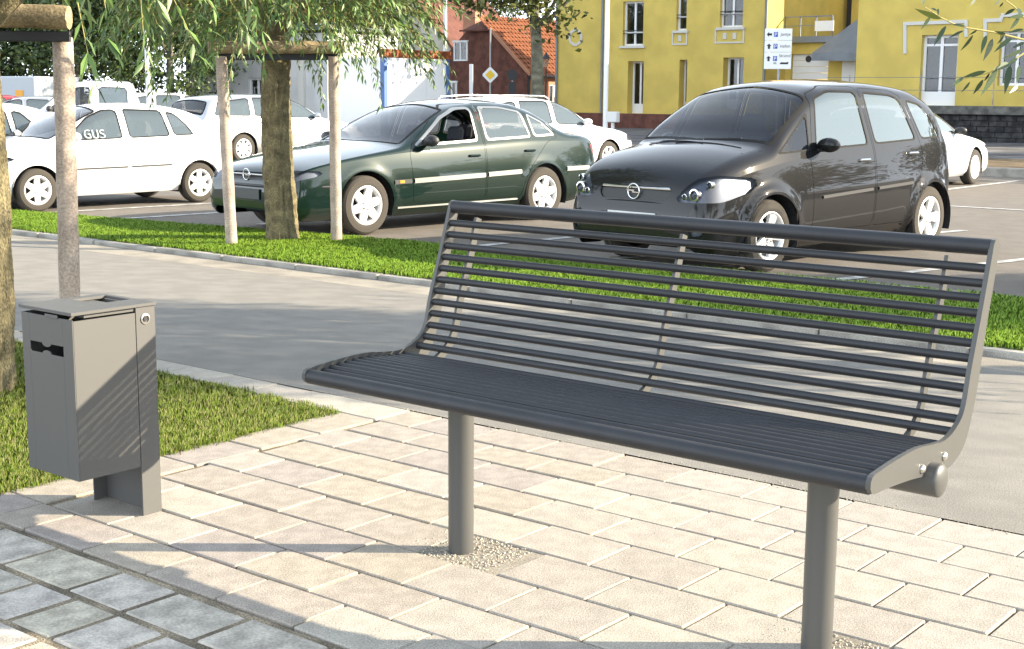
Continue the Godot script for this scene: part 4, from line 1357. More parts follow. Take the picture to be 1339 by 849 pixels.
	# --- white hatchback ---
	var cor := {"len": 3.817, "half": 0.823, "ax_f": 0.74, "ax_r": 3.231, "wr": 0.287, "arch": 0.332, "flare": 0.014, "paint": white, "step": 0.05,
		"top": [[0, 0.48], [0.012, 0.56], [0.04, 0.64], [0.1, 0.72], [0.25, 0.80], [0.55, 0.89], [0.85, 0.955], [0.93, 0.975], [1.3, 1.17], [1.6, 1.315], [1.8, 1.375], [2.1, 1.42], [2.5, 1.43], [2.9, 1.405], [3.2, 1.35], [3.38, 1.28], [3.55, 1.10], [3.68, 0.93], [3.77, 0.80], [3.807, 0.66], [3.817, 0.5]],
		"belt": [[0, 0.53], [0.1, 0.65], [0.3, 0.73], [0.8, 0.82], [1.2, 0.865], [2.4, 0.90], [3.3, 0.93], [3.817, 0.88]],
		"bot": [[0, 0.28], [0.03, 0.22], [0.12, 0.19], [0.5, 0.18], [3.4, 0.2], [3.7, 0.25], [3.817, 0.34]],
		"wid": [[0, 0.66], [0.01, 0.72], [0.03, 0.78], [0.08, 0.83], [0.16, 0.87], [0.35, 0.925], [0.7, 0.97], [1.2, 1.0], [2.6, 1.0], [3.1, 0.985], [3.5, 0.94], [3.7, 0.88], [3.79, 0.8], [3.817, 0.72]],
		"tumble": 0.42, "corner": 0.13, "crown": 0.06, "spokes": 6, "spoke_w": 0.032, "spoke_in": 1.5, "spoke_a": 0.0, "rim_r": 0.19, "glass": M.side_glass,
		"windows": [
			{"poly": [[1.14, 0.92], [2.05, 0.945], [2.04, 1.345], [1.84, 1.335], [1.58, 1.24]], "rad": 0.05},
			{"poly": [[2.15, 0.945], [2.80, 0.965], [2.73, 1.33], [2.14, 1.35]], "rad": 0.05},
			{"name": "quarter_window", "poly": [[2.86, 0.97], [3.20, 0.975], [3.10, 1.13], [2.93, 1.29], [2.80, 1.31]], "rad": 0.03}],
		"tops": [{"name": "windscreen", "poly": [[-0.68, 0.98], [0, 0.90], [0.68, 0.98], [0.54, 1.76], [0, 1.83], [-0.54, 1.76]], "y_min": 0.9, "rad": 0.06},
			{"name": "rear_window", "poly": [[-0.55, 3.36], [0.55, 3.36], [0.62, 3.6], [-0.62, 3.6]], "y_min": 0.99}],
		"fronts": [{"name": "headlight", "pair": true, "poly": [[0.42, 0.62], [0.50, 0.73], [0.70, 0.76], [0.76, 0.70], [0.72, 0.62]], "mat": M.lamp, "back": M.reflector, "u_max": 0.6}],
		"doors": [[[1.10, 0.30], [2.08, 0.30], [2.10, 0.93], [2.09, 1.385], [1.82, 1.375], [1.55, 1.27], [1.12, 0.95], [1.06, 0.86]], [[2.10, 0.30], [2.70, 0.30], [2.80, 0.50], [2.95, 0.66], [3.02, 0.9], [2.86, 1.20], [2.76, 1.37], [2.11, 1.385], [2.12, 0.93]]],
		"seats": [1.75, 2.6], "dash": 1.15, "rear_end": 3.45, "seat_y": 0.06, "mirror": [1.28, 0.93], "handles": [[1.93, 0.80], [2.80, 0.82]],
		"strips": [[1.12, 2.07, 0.545, 0.555, 0.028, M.plastic], [2.13, 2.76, 0.557, 0.565, 0.028, M.plastic]]}
	fwd = Vector3(-sin(0.10), 0, cos(0.10))
	left = Vector3(fwd.z, 0, -fwd.x)
	p = Vector3(-15.735, -0.19, -9.83) - left * 0.68 - fwd * 1.2455 * 0.955
	o = build_car(cor, "white_hatchback", "white five-door hatchback parked beside the green saloon", p, fwd)
	off = Vector3(0, 0, -(cor.ax_f + cor.ax_r) / 2)
	M.silver_film = flat(lin(0.42, 0.43, 0.43), 0.6)
	var tm := lettering("GUS", 0.17, 0.002)
	var tp := part("window_lettering", tm, M.silver_film, o, off + Vector3(-0.745, 1.01, 1.62), Basis(Vector3.UP, -PI / 2) * Basis(Vector3.RIGHT, -0.38))

	# --- white estate behind the saloon, facing away ---
	var est := {"len": 4.68, "half": 0.87, "ax_f": 0.9, "ax_r": 3.6, "wr": 0.31, "arch": 0.355, "flare": 0.012, "paint": white, "step": 0.07, "n1": 12,
		"top": [[0, 0.5], [0.015, 0.6], [0.05, 0.68], [0.15, 0.76], [0.5, 0.87], [1.0, 0.94], [1.25, 0.98], [1.6, 1.17], [1.95, 1.34], [2.2, 1.42], [2.6, 1.46], [3.2, 1.465], [3.8, 1.44], [4.2, 1.39], [4.35, 1.30], [4.5, 1.05], [4.62, 0.88], [4.67, 0.7], [4.68, 0.5]],
		"belt": [[0, 0.55], [0.15, 0.68], [0.5, 0.77], [1.2, 0.86], [2.4, 0.92], [3.6, 0.96], [4.3, 0.96], [4.68, 0.88]],
		"bot": [[0, 0.30], [0.05, 0.22], [0.5, 0.18], [4.2, 0.2], [4.68, 0.36]],
		"wid": [[0, 0.68], [0.02, 0.77], [0.08, 0.85], [0.2, 0.9], [0.6, 0.965], [1.3, 1.0], [3.6, 0.99], [4.3, 0.95], [4.6, 0.88], [4.68, 0.75]],
		"tumble": 0.42, "corner": 0.12, "crown": 0.06, "spokes": 7, "spoke_w": 0.035, "glass": M.side_glass,
		"windows": [
			{"poly": [[1.45, 0.93], [2.35, 0.965], [2.33, 1.38], [2.15, 1.365], [1.85, 1.25]], "rad": 0.05},
			{"poly": [[2.45, 0.97], [3.25, 0.99], [3.20, 1.39], [2.44, 1.39]], "rad": 0.05},
			{"name": "quarter_window", "poly": [[3.35, 0.995], [4.28, 1.01], [4.12, 1.30], [3.30, 1.385]], "rad": 0.05}],
		"tops": [{"name": "windscreen", "poly": [[-0.70, 1.3], [0, 1.22], [0.70, 1.3], [0.58, 2.12], [0, 2.18], [-0.58, 2.12]], "y_min": 0.92}, {"name": "rear_window", "poly": [[-0.58, 4.3], [0.58, 4.3], [0.66, 4.5], [-0.66, 4.5]], "y_min": 1.0}],
		"fronts": [{"name": "headlight", "pair": true, "poly": [[0.45, 0.60], [0.5, 0.72], [0.75, 0.74], [0.8, 0.62]], "mat": M.lamp, "back": M.reflector, "u_max": 0.6},
			{"name": "rear_lamp", "pair": true, "proj": "rear", "u_min": 4.1, "poly": [[0.66, 0.75], [0.86, 0.75], [0.80, 1.2], [0.64, 1.2]], "mat": M.red}],
		"doors": [[[1.40, 0.30], [2.39, 0.30], [2.41, 0.95], [2.39, 1.42], [2.14, 1.41], [1.82, 1.29], [1.38, 0.9]], [[2.41, 0.30], [3.10, 0.30], [3.28, 0.6], [3.32, 0.95], [3.25, 1.42], [2.41, 1.42]]],
		"seats": [2.1, 3.0], "dash": 1.4, "rear_end": 4.3, "seat_y": 0.06, "mirror": [1.6, 0.95], "handles": [[2.25, 0.84], [3.15, 0.86]], "scale": 1.0}
	var roof_rails := func(c: Node3D, s: Dictionary):
		for sg in [-1.0, 1.0]:
			var q := MB.new()
			q.tube([Vector3(sg * 0.56, 1.42, 2.3), Vector3(sg * 0.57, 1.475, 2.45), Vector3(sg * 0.57, 1.485, 3.3), Vector3(sg * 0.56, 1.455, 4.0), Vector3(sg * 0.55, 1.405, 4.1)], [0.014, 0.014, 0.014, 0.014, 0.014], 8)
			part("roof_rail", q, M.chrome, c, Vector3(0, 0, -(s.ax_f + s.ax_r) / 2))
	# seen over the saloon: roof at about y 130, rear left at x 610, mirror at x 810
	fwd = Vector3(0.1, 0, -0.995)
	p = px(692, 200, 26.3); p.y = -0.19
	o = build_car(est, "white_estate", "white estate car with roof rails between the saloon and the people carrier", p, fwd)
	roof_rails.call(o, est)
	# --- silver estate with dark tailgate, farther left ---
	var sil := est.duplicate()
	sil.paint = silver
	sil.spokes = 8
	sil.fronts = [est.fronts[0]]
	fwd = Vector3(0.05, 0, -0.999)
	p = px(352, 190, 31.0); p.y = -0.19
	o = build_car(sil, "silver_estate", "silver estate car in the row beyond, half hidden by the willow trunk", p, fwd)
	# --- white saloon at the right, only its front shows ---
	var wsal := ome.duplicate()
	wsal.paint = white
	wsal.glass = M.side_glass
	var ww: Array = wsal.windows.duplicate(true)
	for w in ww: w.erase("open")
	wsal.windows = ww
	wsal.strips = []
	wsal.spokes = 9
	wsal.scale = 0.97
	fwd = Vector3(0.02, 0, -1)
	p = Vector3(-9.02, -0.19, -23.95) - Vector3(0.76, 0, 0) - fwd * 1.365 * 0.97
	build_car(wsal, "white_saloon", "white saloon with only its front end showing past the people carrier", p, fwd)
	# --- white pickup or van with high cab, behind the hatchback ---
	var van := {"len": 4.9, "half": 0.86, "ax_f": 0.85, "ax_r": 3.8, "wr": 0.33, "arch": 0.385, "flare": 0.01, "paint": white, "step": 0.09, "n1": 10,
		"top": [[0, 0.6], [0.02, 0.75], [0.06, 0.85], [0.2, 0.93], [0.7, 1.02], [1.05, 1.08], [1.5, 1.42], [1.75, 1.62], [1.95, 1.70], [2.4, 1.735], [3.0, 1.72], [3.12, 1.66], [3.2, 1.45], [3.28, 1.10], [3.4, 1.02], [4.7, 1.0], [4.87, 0.9], [4.9, 0.6]],
		"belt": [[0, 0.7], [0.2, 0.82], [1.0, 0.95], [3.2, 1.02], [3.4, 0.96], [4.9, 0.9]],
		"bot": [[0, 0.38], [0.1, 0.3], [4.9, 0.36]],
		"wid": [[0, 0.75], [0.03, 0.83], [0.15, 0.92], [0.6, 0.98], [4.6, 1.0], [4.9, 0.92]],
		"tumble": 0.26, "corner": 0.1, "crown": 0.05, "spokes": 6, "spoke_w": 0.04,
		"windows": [{"poly": [[1.30, 1.06], [2.25, 1.09], [2.23, 1.6], [1.95, 1.59]], "rad": 0.05, "mat": M.car_glass}, {"poly": [[2.42, 1.1], [3.02, 1.1], [3.0, 1.58], [2.42, 1.6]], "rad": 0.05, "mat": M.side_glass}],
		"tops": [{"name": "windscreen", "poly": [[-0.72, 1.1], [0.72, 1.1], [0.62, 1.8], [-0.62, 1.8]], "y_min": 1.05}],
		"doors": [[[1.2, 0.4], [2.32, 0.4], [2.33, 1.65], [1.92, 1.65], [1.2, 1.05]]],
		"seats": [2.2], "dash": 1.5, "rear_end": 3.05, "seat_y": 0.25, "mirror": [1.4, 1.08], "mirror_mat": M.plastic, "scale": 1.0}
	fwd = Vector3(-0.60, 0, 0.8)
	p = px(128, 190, 30.5); p.y = -0.19
	build_car(van, "white_pickup", "white pickup with a tall double cab behind the hatchback", p, fwd)
	# --- far row at the left edge ---
	var far_h := cor.duplicate()
	far_h.paint = silver; far_h.step = 0.09
	fwd = Vector3(-0.55, 0, 0.83)
	p = px(30, 190, 36.0); p.y = -0.19
	build_car(far_h, "silver_hatchback", "pale silver hatchback in front of the grey lorry body", p, fwd)
	far_h = cor.duplicate()
	far_h.paint = white; far_h.step = 0.08
	fwd = Vector3(-0.37, 0, 0.93)
	p = px(-72, 190, 19.0); p.y = -0.19
	build_car(far_h, "white_hatchback", "white hatchback whose rear just enters the picture beside the willow stem", p, fwd)
	far_h = cor.duplicate()
	far_h.paint = car_paint(lin(0.4, 0.03, 0.03)); far_h.step = 0.09
	p = px(-22, 180, 43.0); p.y = -0.19
	build_car(far_h, "red_hatchback", "red hatchback at the edge beside the grey lorry body", p, Vector3(-0.5, 0, 0.85))
	far_h = est.duplicate()
	far_h.paint = white; far_h.step = 0.1
	p = px(236, 185, 42.0); p.y = -0.19
	build_car(far_h, "white_estate", "white estate car far back under the trees, mostly hidden", p, Vector3(0.3, 0, -0.95))

# ---------- houses ----------
# a wall with openings; rects are [a, b, y0, y1] along ex from o
func wall_mesh(o: Vector3, ex: Vector3, n: Vector3, w: float, h: float, rects: Array, reveal: float) -> MB:
	var mb := MB.new()
	var xs := [0.0, w]
	var ys := [0.0, h]
	for r in rects:
		for k in [0, 1]:
			if not xs.has(r[k]): xs.append(r[k])
			if not ys.has(r[k + 2]): ys.append(r[k + 2])
	xs.sort(); ys.sort()
	var up := Vector3.UP
	for i in xs.size() - 1:
		for j in ys.size() - 1:
			var cx: float = (xs[i] + xs[i + 1]) / 2
			var cy: float = (ys[j] + ys[j + 1]) / 2
			if cx < 0 or cx > w or cy < 0 or cy > h: continue
			var hole := false
			for r in rects:
				if cx > r[0] and cx < r[1] and cy > r[2] and cy < r[3]: hole = true
			if hole: continue
			mb.quadn(o + ex * xs[i] + up * ys[j], o + ex * xs[i + 1] + up * ys[j], o + ex * xs[i + 1] + up * ys[j + 1], o + ex * xs[i] + up * ys[j + 1], n, n, n, n)
	for r in rects:
		var d := n * -reveal
		var a: Vector3 = o + ex * r[0] + up * r[2]
		var b: Vector3 = o + ex * r[1] + up * r[2]
		var c: Vector3 = o + ex * r[1] + up * r[3]
		var e: Vector3 = o + ex * r[0] + up * r[3]
		mb.quadn(a, e, e + d, a + d, ex, ex, ex, ex)
		mb.quadn(b, c, c + d, b + d, -ex, -ex, -ex, -ex)
		mb.quadn(e, c, c + d, e + d, -up, -up, -up, -up)
		mb.quadn(a, b, b + d, a + d, up, up, up, up)
	return mb

# a framed window set back in an opening; splits: mullion positions 0..1, bars: transom positions 0..1
func window(parent: Node3D, called: String, o: Vector3, ex: Vector3, n: Vector3, r: Array, back: float, splits := [], bars := [], f := 0.07, panel := 0.0, frame_mat = null) -> Node3D:
	var up := Vector3.UP
	var bs := Basis(ex, up, n)
	var w: float = r[1] - r[0]
	var h: float = r[3] - r[2]
	var c: Vector3 = o + ex * (r[0] + w / 2) + up * (r[2] + h / 2) - n * back
	var mb := MB.new()
	mb.box(c + ex * (-w / 2 + f / 2), Vector3(f, h, 0.07), bs)
	mb.box(c + ex * (w / 2 - f / 2), Vector3(f, h, 0.07), bs)
	mb.box(c + up * (h / 2 - f / 2), Vector3(w - f * 2, f, 0.07), bs)
	mb.box(c + up * (-h / 2 + f / 2 + panel / 2), Vector3(w - f * 2, f + panel, 0.07), bs)
	for s in splits: mb.box(c + ex * (-w / 2 + w * s) + up * panel / 2, Vector3(f * 1.1, h - f * 2 - panel, 0.066), bs)
	for s in bars: mb.box(c + up * (-h / 2 + h * s), Vector3(w - f * 2, f * 0.8, 0.062), bs)
	var fr := part(called, mb, frame_mat if frame_mat else M.white_paint, parent)
	mb = MB.new()
	mb.box(c - n * 0.02 + up * panel / 2, Vector3(w - f, h - f - panel, 0.008), bs)
	part("pane", mb, M.window_glass, fr)
	mb = MB.new()   # the dim room behind
	mb.quadn(c - ex * w / 2 - up * h / 2 - n * 0.6, c + ex * w / 2 - up * h / 2 - n * 0.6, c + ex * w / 2 + up * h / 2 - n * 0.6, c - ex * w / 2 + up * h / 2 - n * 0.6, n, n, n, n)
	part("room", mb, M.room, fr)
	return fr

func box_part(called: String, parent: Node3D, m: Material, a: Vector3, b: Vector3, ch := 0.0) -> MeshInstance3D:
	var mb := MB.new()
	mb.box((a + b) * 0.5, (b - a).abs(), Basis.IDENTITY, ch)
	return part(called, mb, m, parent)

func rect_px(z: float, x0: float, x1: float, y0: float, y1: float, o: Vector3) -> Array:   # photo box on a facade -> [a, b, y0, y1] from o
	var a := at_z(x0, y1, z)
	var b := at_z(x1, y0, z)
	return [a.x - o.x, b.x - o.x, a.y - o.y, b.y - o.y]

func build_houses() -> void:
	M.window_glass = glass(Color(0.1, 0.12, 0.13), 0.3)
	M.window_glass.metallic_specular = 0.5
	M.room = flat(lin(0.05, 0.048, 0.045), 0.9)
	M.yellow = grain(lin(0.68, 0.515, 0.125), 0.93, 1.0, 0.8, 0.12, 0.95, 0.2, 71, 0.06)
	M.trim = grain(lin(0.66, 0.64, 0.58), 0.9, 1.0, 1.0, 0.0, 0.8, 0.1, 72)
	M.zinc = grain(lin(0.22, 0.245, 0.27), 0.9, 1.0, 1.0, 0.2, 0.5, 0.0, 73, 0.12)
	M.zinc.metallic = 0.3
	M.stone = grain(lin(0.13, 0.125, 0.125), 0.4, 1.0, 1.2, 0.5, 1.0, 0.9, 74, 0.4)
	M.brick = grain(lin(0.22, 0.085, 0.06), 0.75, 1.0, 1.6, 0.3, 0.95, 0.4, 75, 0.2)
	M.pink = grain(lin(0.58, 0.28, 0.17), 0.85, 1.0, 1.0, 0.2, 0.95, 0.2, 76, 0.12)
	M.tile = grain(lin(0.52, 0.18, 0.07), 0.75, 1.0, 0.8, 0.3, 0.8, 0.2, 77, 0.2)
	M.plaster = grain(lin(0.70, 0.70, 0.68), 0.9, 1.0, 0.8, 0.1, 0.95, 0.15, 78, 0.08)
	M.beige = grain(lin(0.62, 0.57, 0.47), 0.9, 1.0, 0.8, 0.1, 0.95, 0.15, 79, 0.1)
	var R := Vector3.RIGHT
	var N := Vector3.BACK
	# ---- long yellow house ----
	var z := -48.953
	var o := Vector3(-37.06, -0.1, z)
	var h := thing("yellow_house", "long yellow rendered house with white framed windows and a round ornament", "house", o)
	var k := -h.position
	var rects := []
	for q in [[820, 842, 80, 148], [887, 899, 78, 146], [944, 973, 75, 143], [814, 842, 1, 60], [884, 899, -20, 40], [941, 973, -23, 36]]:
		rects.append(rect_px(z, q[0], q[1], q[2], q[3], o))
	part("wall", wall_mesh(o + k, R, N, 10.22, 7.6, rects, 0.55), M.yellow, h)
	for i in 6:
		var lower := i < 3
		window(h, "glazed_door" if lower else "window", o + k, R, N, rects[i], 0.42 if lower else 0.2, [0.5] if i != 1 and i != 4 else [], [] if lower else [0.3], 0.075, 0.32 if lower else 0.0)
		var r: Array = rects[i]
		if not lower:
			box_part("sill", h, M.trim, o + k + Vector3(r[0] - 0.12, r[2] - 0.1, 0.0), o + k + Vector3(r[1] + 0.12, r[2] - 0.002, 0.09))
			var rail := MB.new()
			for yy in [0.5, 0.62]: rail.box(o + k + Vector3((r[0] + r[1]) / 2, r[2] + yy, -0.02), Vector3(r[1] - r[0] + 0.1, 0.03, 0.03))
			part("window_rail", rail, M.black, h)
	# panels below two of the upper windows, with small tiles
	for q in [[879, 899.5, 41, 59, 1], [935, 974, 37, 57, 2]]:
		var r := rect_px(z, q[0], q[1], q[2], q[3], o)
		var fr := MB.new()
		for e in [[r[0], r[1], r[2], r[2] + 0.06], [r[0], r[1], r[3] - 0.06, r[3]], [r[0], r[0] + 0.06, r[2] + 0.06, r[3] - 0.06], [r[1] - 0.06, r[1], r[2] + 0.06, r[3] - 0.06]]:
			fr.box(o + k + Vector3((e[0] + e[1]) / 2, (e[2] + e[3]) / 2, 0.02), Vector3(e[1] - e[0], e[3] - e[2], 0.04))
		var pn := part("wall_panel", fr, M.trim, h)
		for m in q[4]:
			var cx: float = lerpf(r[0], r[1], (m + 1.0) / (q[4] + 1.0))
			var cy: float = (r[2] + r[3]) / 2
			box_part("tile", pn, M.trim, o + k + Vector3(cx - 0.08, cy - 0.12, 0.0), o + k + Vector3(cx + 0.08, cy + 0.12, 0.03))
	var rc := at_z(753, 49, z)
	var mb := MB.new()
	mb.lathe([Vector2(0.26, 0.0), Vector2(0.26, 0.05), Vector2(0.36, 0.05), Vector2(0.36, 0.0)], rc + k, Basis(Vector3.RIGHT, PI / 2), 32)
	part("ring_ornament", mb, M.trim, h)
	for x in [729.5, 789.0, 1002.0]:
		var c := at_z(x, 60, z)
		mb = MB.new()
		mb.tube([Vector3(c.x, -0.1, z + 0.09) + k, Vector3(c.x, 7.5, z + 0.09) + k], [0.055, 0.055], 10)
		part("downpipe", mb, M.zinc, h)
	box_part("side_wall", h, M.yellow, Vector3(-37.06, -0.1, z - 0.002) + k, Vector3(-36.8, 7.5, z - 9) + k)
	box_part("side_wall", h, M.yellow, Vector3(-27.1, -0.1, z - 0.002) + k, Vector3(-26.84, 7.5, z - 9) + k)
	box_part("back_wall", h, M.yellow, Vector3(-36.8, -0.1, z - 8.8) + k, Vector3(-27.1, 7.5, z - 9) + k)
	mb = MB.new()
	var rv := [Vector3(-37.5, 7.5, z + 0.5), Vector3(-26.4, 7.5, z + 0.5), Vector3(-26.4, 7.5, z - 9.5), Vector3(-37.5, 7.5, z - 9.5), Vector3(-33, 10.5, z - 4.5), Vector3(-31, 10.5, z - 4.5)]
	mb.quad(rv[0] + k, rv[1] + k, rv[5] + k, rv[4] + k); mb.quad(rv[2] + k, rv[3] + k, rv[4] + k, rv[5] + k); mb.tri(rv[1] + k, rv[2] + k, rv[5] + k); mb.tri(rv[3] + k, rv[0] + k, rv[4] + k)
	mb.quad(rv[0] + k, rv[3] + k, rv[2] + k, rv[1] + k)
	part("roof", mb, M.tile, h)
	box_part("plinth", h, M.brick, Vector3(-37.2, -0.1, z + 0.001) + k, Vector3(-26.8, 0.5, z + 1.2) + k)
	# ---- link building with garage door and roof terrace ----
	z = -50.5
	o = Vector3(-26.80, -0.1, z)
	h = thing("garage_wing", "low yellow wing with white garage door below a railed terrace", "building", o)
	k = -h.position
	var g := rect_px(z, 1033, 1084, 70, 112, o)
	var rw := at_z(1135, 60, z).x - o.x
	var top := at_z(1050, 56, z).y - o.y
	part("wall", wall_mesh(o + k, R, N, rw, top, [g], 0.25), M.yellow, h)
	var gd := MB.new()
	for i in 5:
		var y0 := lerpf(g[2], g[3], i / 5.0)
		gd.box(o + k + Vector3((g[0] + g[1]) / 2, y0 + (g[3] - g[2]) / 10.0, -0.2), Vector3(g[1] - g[0], (g[3] - g[2]) / 5.0 - 0.012, 0.05), Basis.IDENTITY, 0.008)
	var gdo := part("garage_door", gd, M.white_paint, h)
	mb = MB.new()
	var gc := at_z(1055, 77, z)
	mb.lathe([Vector2(0.0, 0.02), Vector2(0.13, 0.02), Vector2(0.13, 0.0)], gc + k + Vector3(0, 0, -0.17), Basis(Vector3.RIGHT, PI / 2), 20)
	part("round_vent", mb, M.black, gdo)
	box_part("terrace_edge", h, M.zinc, Vector3(o.x, o.y + top, z + 0.25) + k, Vector3(o.x + rw, o.y + top + 0.24, z - 5) + k)
	var wp := at_z(1112, 70, z)
	box_part("white_panel", h, M.white_paint, Vector3(at_z(1103, 70, z).x, o.y, z + 0.003) + k, Vector3(at_z(1120, 70, z).x, at_z(1112, 70, z).y, z + 0.06) + k)
	# back wall of the terrace with a dark opening
	var zb := z - 5.0
	var ob := Vector3(o.x - 1.0, o.y + top + 0.24, zb)
	var dk := rect_px(zb, 1088, 1117, -60, 44, ob)
	dk[2] = 0.05
	var bw := part("terrace_wall", wall_mesh(ob + k, R, N, rw + 4.0, 6.0, [dk], 0.4), M.yellow, h)
	mb = MB.new()
	mb.quadn(ob + k + Vector3(dk[0], 0.05, -0.38), ob + k + Vector3(dk[1], 0.05, -0.38), ob + k + Vector3(dk[1], dk[3], -0.38), ob + k + Vector3(dk[0], dk[3], -0.38), N, N, N, N)
	part("dark_doorway", mb, M.room, bw)
	# railing
	mb = MB.new()
	var ry := at_z(1050, 22, z).y
	var rail_x0 := at_z(1008, 30, z).x
	var rail_x1 := at_z(1090, 30, z).x
	mb.box(Vector3((rail_x0 + rail_x1) / 2, ry, z + 0.1) + k, Vector3(rail_x1 - rail_x0, 0.05, 0.05))
	mb.box(Vector3((rail_x0 + rail_x1) / 2, ry - 0.35, z + 0.1) + k, Vector3(rail_x1 - rail_x0, 0.03, 0.03))
	for i in 5: mb.box(Vector3(lerpf(rail_x0, rail_x1, i / 4.0), (ry + o.y + top + 0.24) / 2, z + 0.1) + k, Vector3(0.05, ry - o.y - top - 0.24, 0.05))
	part("railing", mb, M.zinc, h)
	box_part("notice_board", h, M.white_paint, Vector3(at_z(1068, 40, z).x, at_z(1068, 41, z).y, z + 0.14) + k, Vector3(at_z(1093, 27, z).x, at_z(1093, 27, z).y, z + 0.17) + k)
	# lean-to roof
	mb = MB.new()
	var l0 := at_z(1062, 69, z + 1.2)
	var l1 := at_z(1128, 69, z + 1.2)
	var l2 := at_z(1122, 25, z - 0.6)
	var l3 := at_z(1086, 52, z - 0.6)
	for pr in [[l0, l1, l2, l3]]:
		var th := Vector3(0, -0.12, 0)
		mb.quad(pr[0] + k, pr[1] + k, pr[2] + k, pr[3] + k)
		mb.quad(pr[0] + k + th, pr[3] + k + th, pr[2] + k + th, pr[1] + k + th)
		mb.quad(pr[0] + k + th * 2.5, pr[1] + k + th * 2.5, pr[1] + k, pr[0] + k)
		mb.quad(pr[1] + k + th, pr[2] + k + th, pr[2] + k, pr[1] + k)
	part("lean_to_roof", mb, M.zinc, h)
	# ---- right yellow house on its terrace ----
	z = -43.944
	o = Vector3(-20.69, -0.1, z)
	h = thing("yellow_house", "yellow house on a stone terrace with white trims over door and window", "house", o)
	k = -h.position
	rects = [rect_px(z, 1201, 1254, 45, 138, o), rect_px(z, 1304, 1352, 40, 112, o)]
	part("wall", wall_mesh(o + k, R, N, 13.0, 8.0, rects, 0.32), M.yellow, h)
	window(h, "glazed_door", o + k, R, N, rects[0], 0.24, [0.5], [0.86], 0.09, 0.36)
	window(h, "window", o + k, R, N, rects[1], 0.24, [0.5], [0.82], 0.08)
	for tr in [[[1184, 68], [1184, 31], [1264, 28], [1264, 46]], [[1289, 46], [1289, 27], [1309, 26], [1312, 20], [1360, 18]]]:
		mb = MB.new()
		for i in tr.size() - 1:
			var a := at_z(tr[i][0], tr[i][1], z) + k
			var b := at_z(tr[i + 1][0], tr[i + 1][1], z) + k
			var d := (b - a)
			var ang := atan2(d.y, d.x)
			mb.box((a + b) / 2 + Vector3(0, 0, 0.025 + i * 0.002), Vector3(d.length() + 0.11, 0.11, 0.05), Basis(Vector3.BACK, ang))
		part("wall_trim", mb, M.trim, h)
	box_part("side_wall", h, M.yellow, Vector3(-20.69, -0.1, z - 0.002) + k, Vector3(-20.4, 7.9, z - 9) + k)
	box_part("side_wall", h, M.yellow, Vector3(-8.0, -0.1, z - 0.002) + k, Vector3(-7.7, 7.9, z - 9) + k)
	box_part("back_wall", h, M.yellow, Vector3(-20.4, -0.1, z - 8.8) + k, Vector3(-8, 7.9, z - 9) + k)
	mb = MB.new()
	mb.quad(Vector3(-21, 7.9, z + 0.5) + k, Vector3(-7.4, 7.9, z + 0.5) + k, Vector3(-9.5, 10.8, z - 4.5) + k, Vector3(-18.6, 10.8, z - 4.5) + k)
	mb.quad(Vector3(-7.4, 7.9, z - 9.5) + k, Vector3(-21, 7.9, z - 9.5) + k, Vector3(-18.6, 10.8, z - 4.5) + k, Vector3(-9.5, 10.8, z - 4.5) + k)
	mb.tri(Vector3(-7.4, 7.9, z + 0.5) + k, Vector3(-7.4, 7.9, z - 9.5) + k, Vector3(-9.5, 10.8, z - 4.5) + k)
	mb.tri(Vector3(-21, 7.9, z - 9.5) + k, Vector3(-21, 7.9, z + 0.5) + k, Vector3(-18.6, 10.8, z - 4.5) + k)
	part("roof", mb, M.tile, h)
	# terrace wall
	var tw := thing("terrace_wall", "dark stone retaining wall with a concrete ledge below the yellow house", "wall", Vector3(-15, -0.1, -42.5))
	k = -tw.position
	var course := 0
	var y0 := -0.1
	while y0 < 0.66:
		var x := -21.0 - 0.3 * (course % 2)
		var hh := 0.17
		while x < -8.0:
			var w := rng.randf_range(0.35, 0.62)
			box_part("stone", tw, M.stone, Vector3(x, y0, -42.72) + k, Vector3(x + w - 0.02, y0 + hh - 0.015, -42.5 + rng.randf_range(-0.02, 0.015)) + k, 0.012)
			x += w
		y0 += hh
		course += 1
	box_part("wall_core", tw, M.stone, Vector3(-21.2, -0.15, -42.56) + k, Vector3(-7.5, 0.76, -43.90) + k)
	box_part("ledge", tw, grain(lin(0.27, 0.26, 0.23), 0.6, 1.0, 1.0, 0.4, 0.95, 0.4, 81, 0.3), Vector3(-21.3, 0.765, -42.36) + k, Vector3(-7.4, 1.02, -43.90) + k, 0.015)
	var fe := thing("terrace_railing", "thin metal railing along the terrace ledge of the yellow house", "railing", Vector3(-15, 1.02, -42.5))
	k = -fe.position
	for x in [-20.2, -17.8, -15.45, -13.0]:
		mb = MB.new()
		mb.tube([Vector3(x, 1.0, -42.5) + k, Vector3(x, 1.98, -42.5) + k], [0.022, 0.022], 8)
		part("post", mb, M.stake, fe)
	mb = MB.new()
	for y in [1.5, 1.9]: mb.tube([Vector3(-21, y, -42.5) + k, Vector3(-8, y, -42.5) + k], [0.010, 0.010], 6)
	part("rail", mb, M.zinc, fe)
	# ---- brick house with orange pantiles ----
	z = -52.6
	o = Vector3(-47.9, -0.1, z)
	h = thing("brick_house", "brick house with dark gable and bright orange pantile roof", "house", o)
	k = -h.position
	var gb := PackedVector2Array([Vector2(-47.9, -0.1), Vector2(-41.62, -0.1), Vector2(-41.62, 2.24), Vector2(-44.1, 4.38), Vector2(-45.4, 4.38), Vector2(-47.9, 2.24)])
	mb = MB.new()
	mb.prism(gb, Vector3(0, 0, z - 0.1) + k, R, Vector3.UP, Vector3(0, 0, 0.2))
	part("gable_wall", mb, M.brick, h)
	var fx := -41.62
	var fo := Vector3(fx, -0.1, z - 0.0)
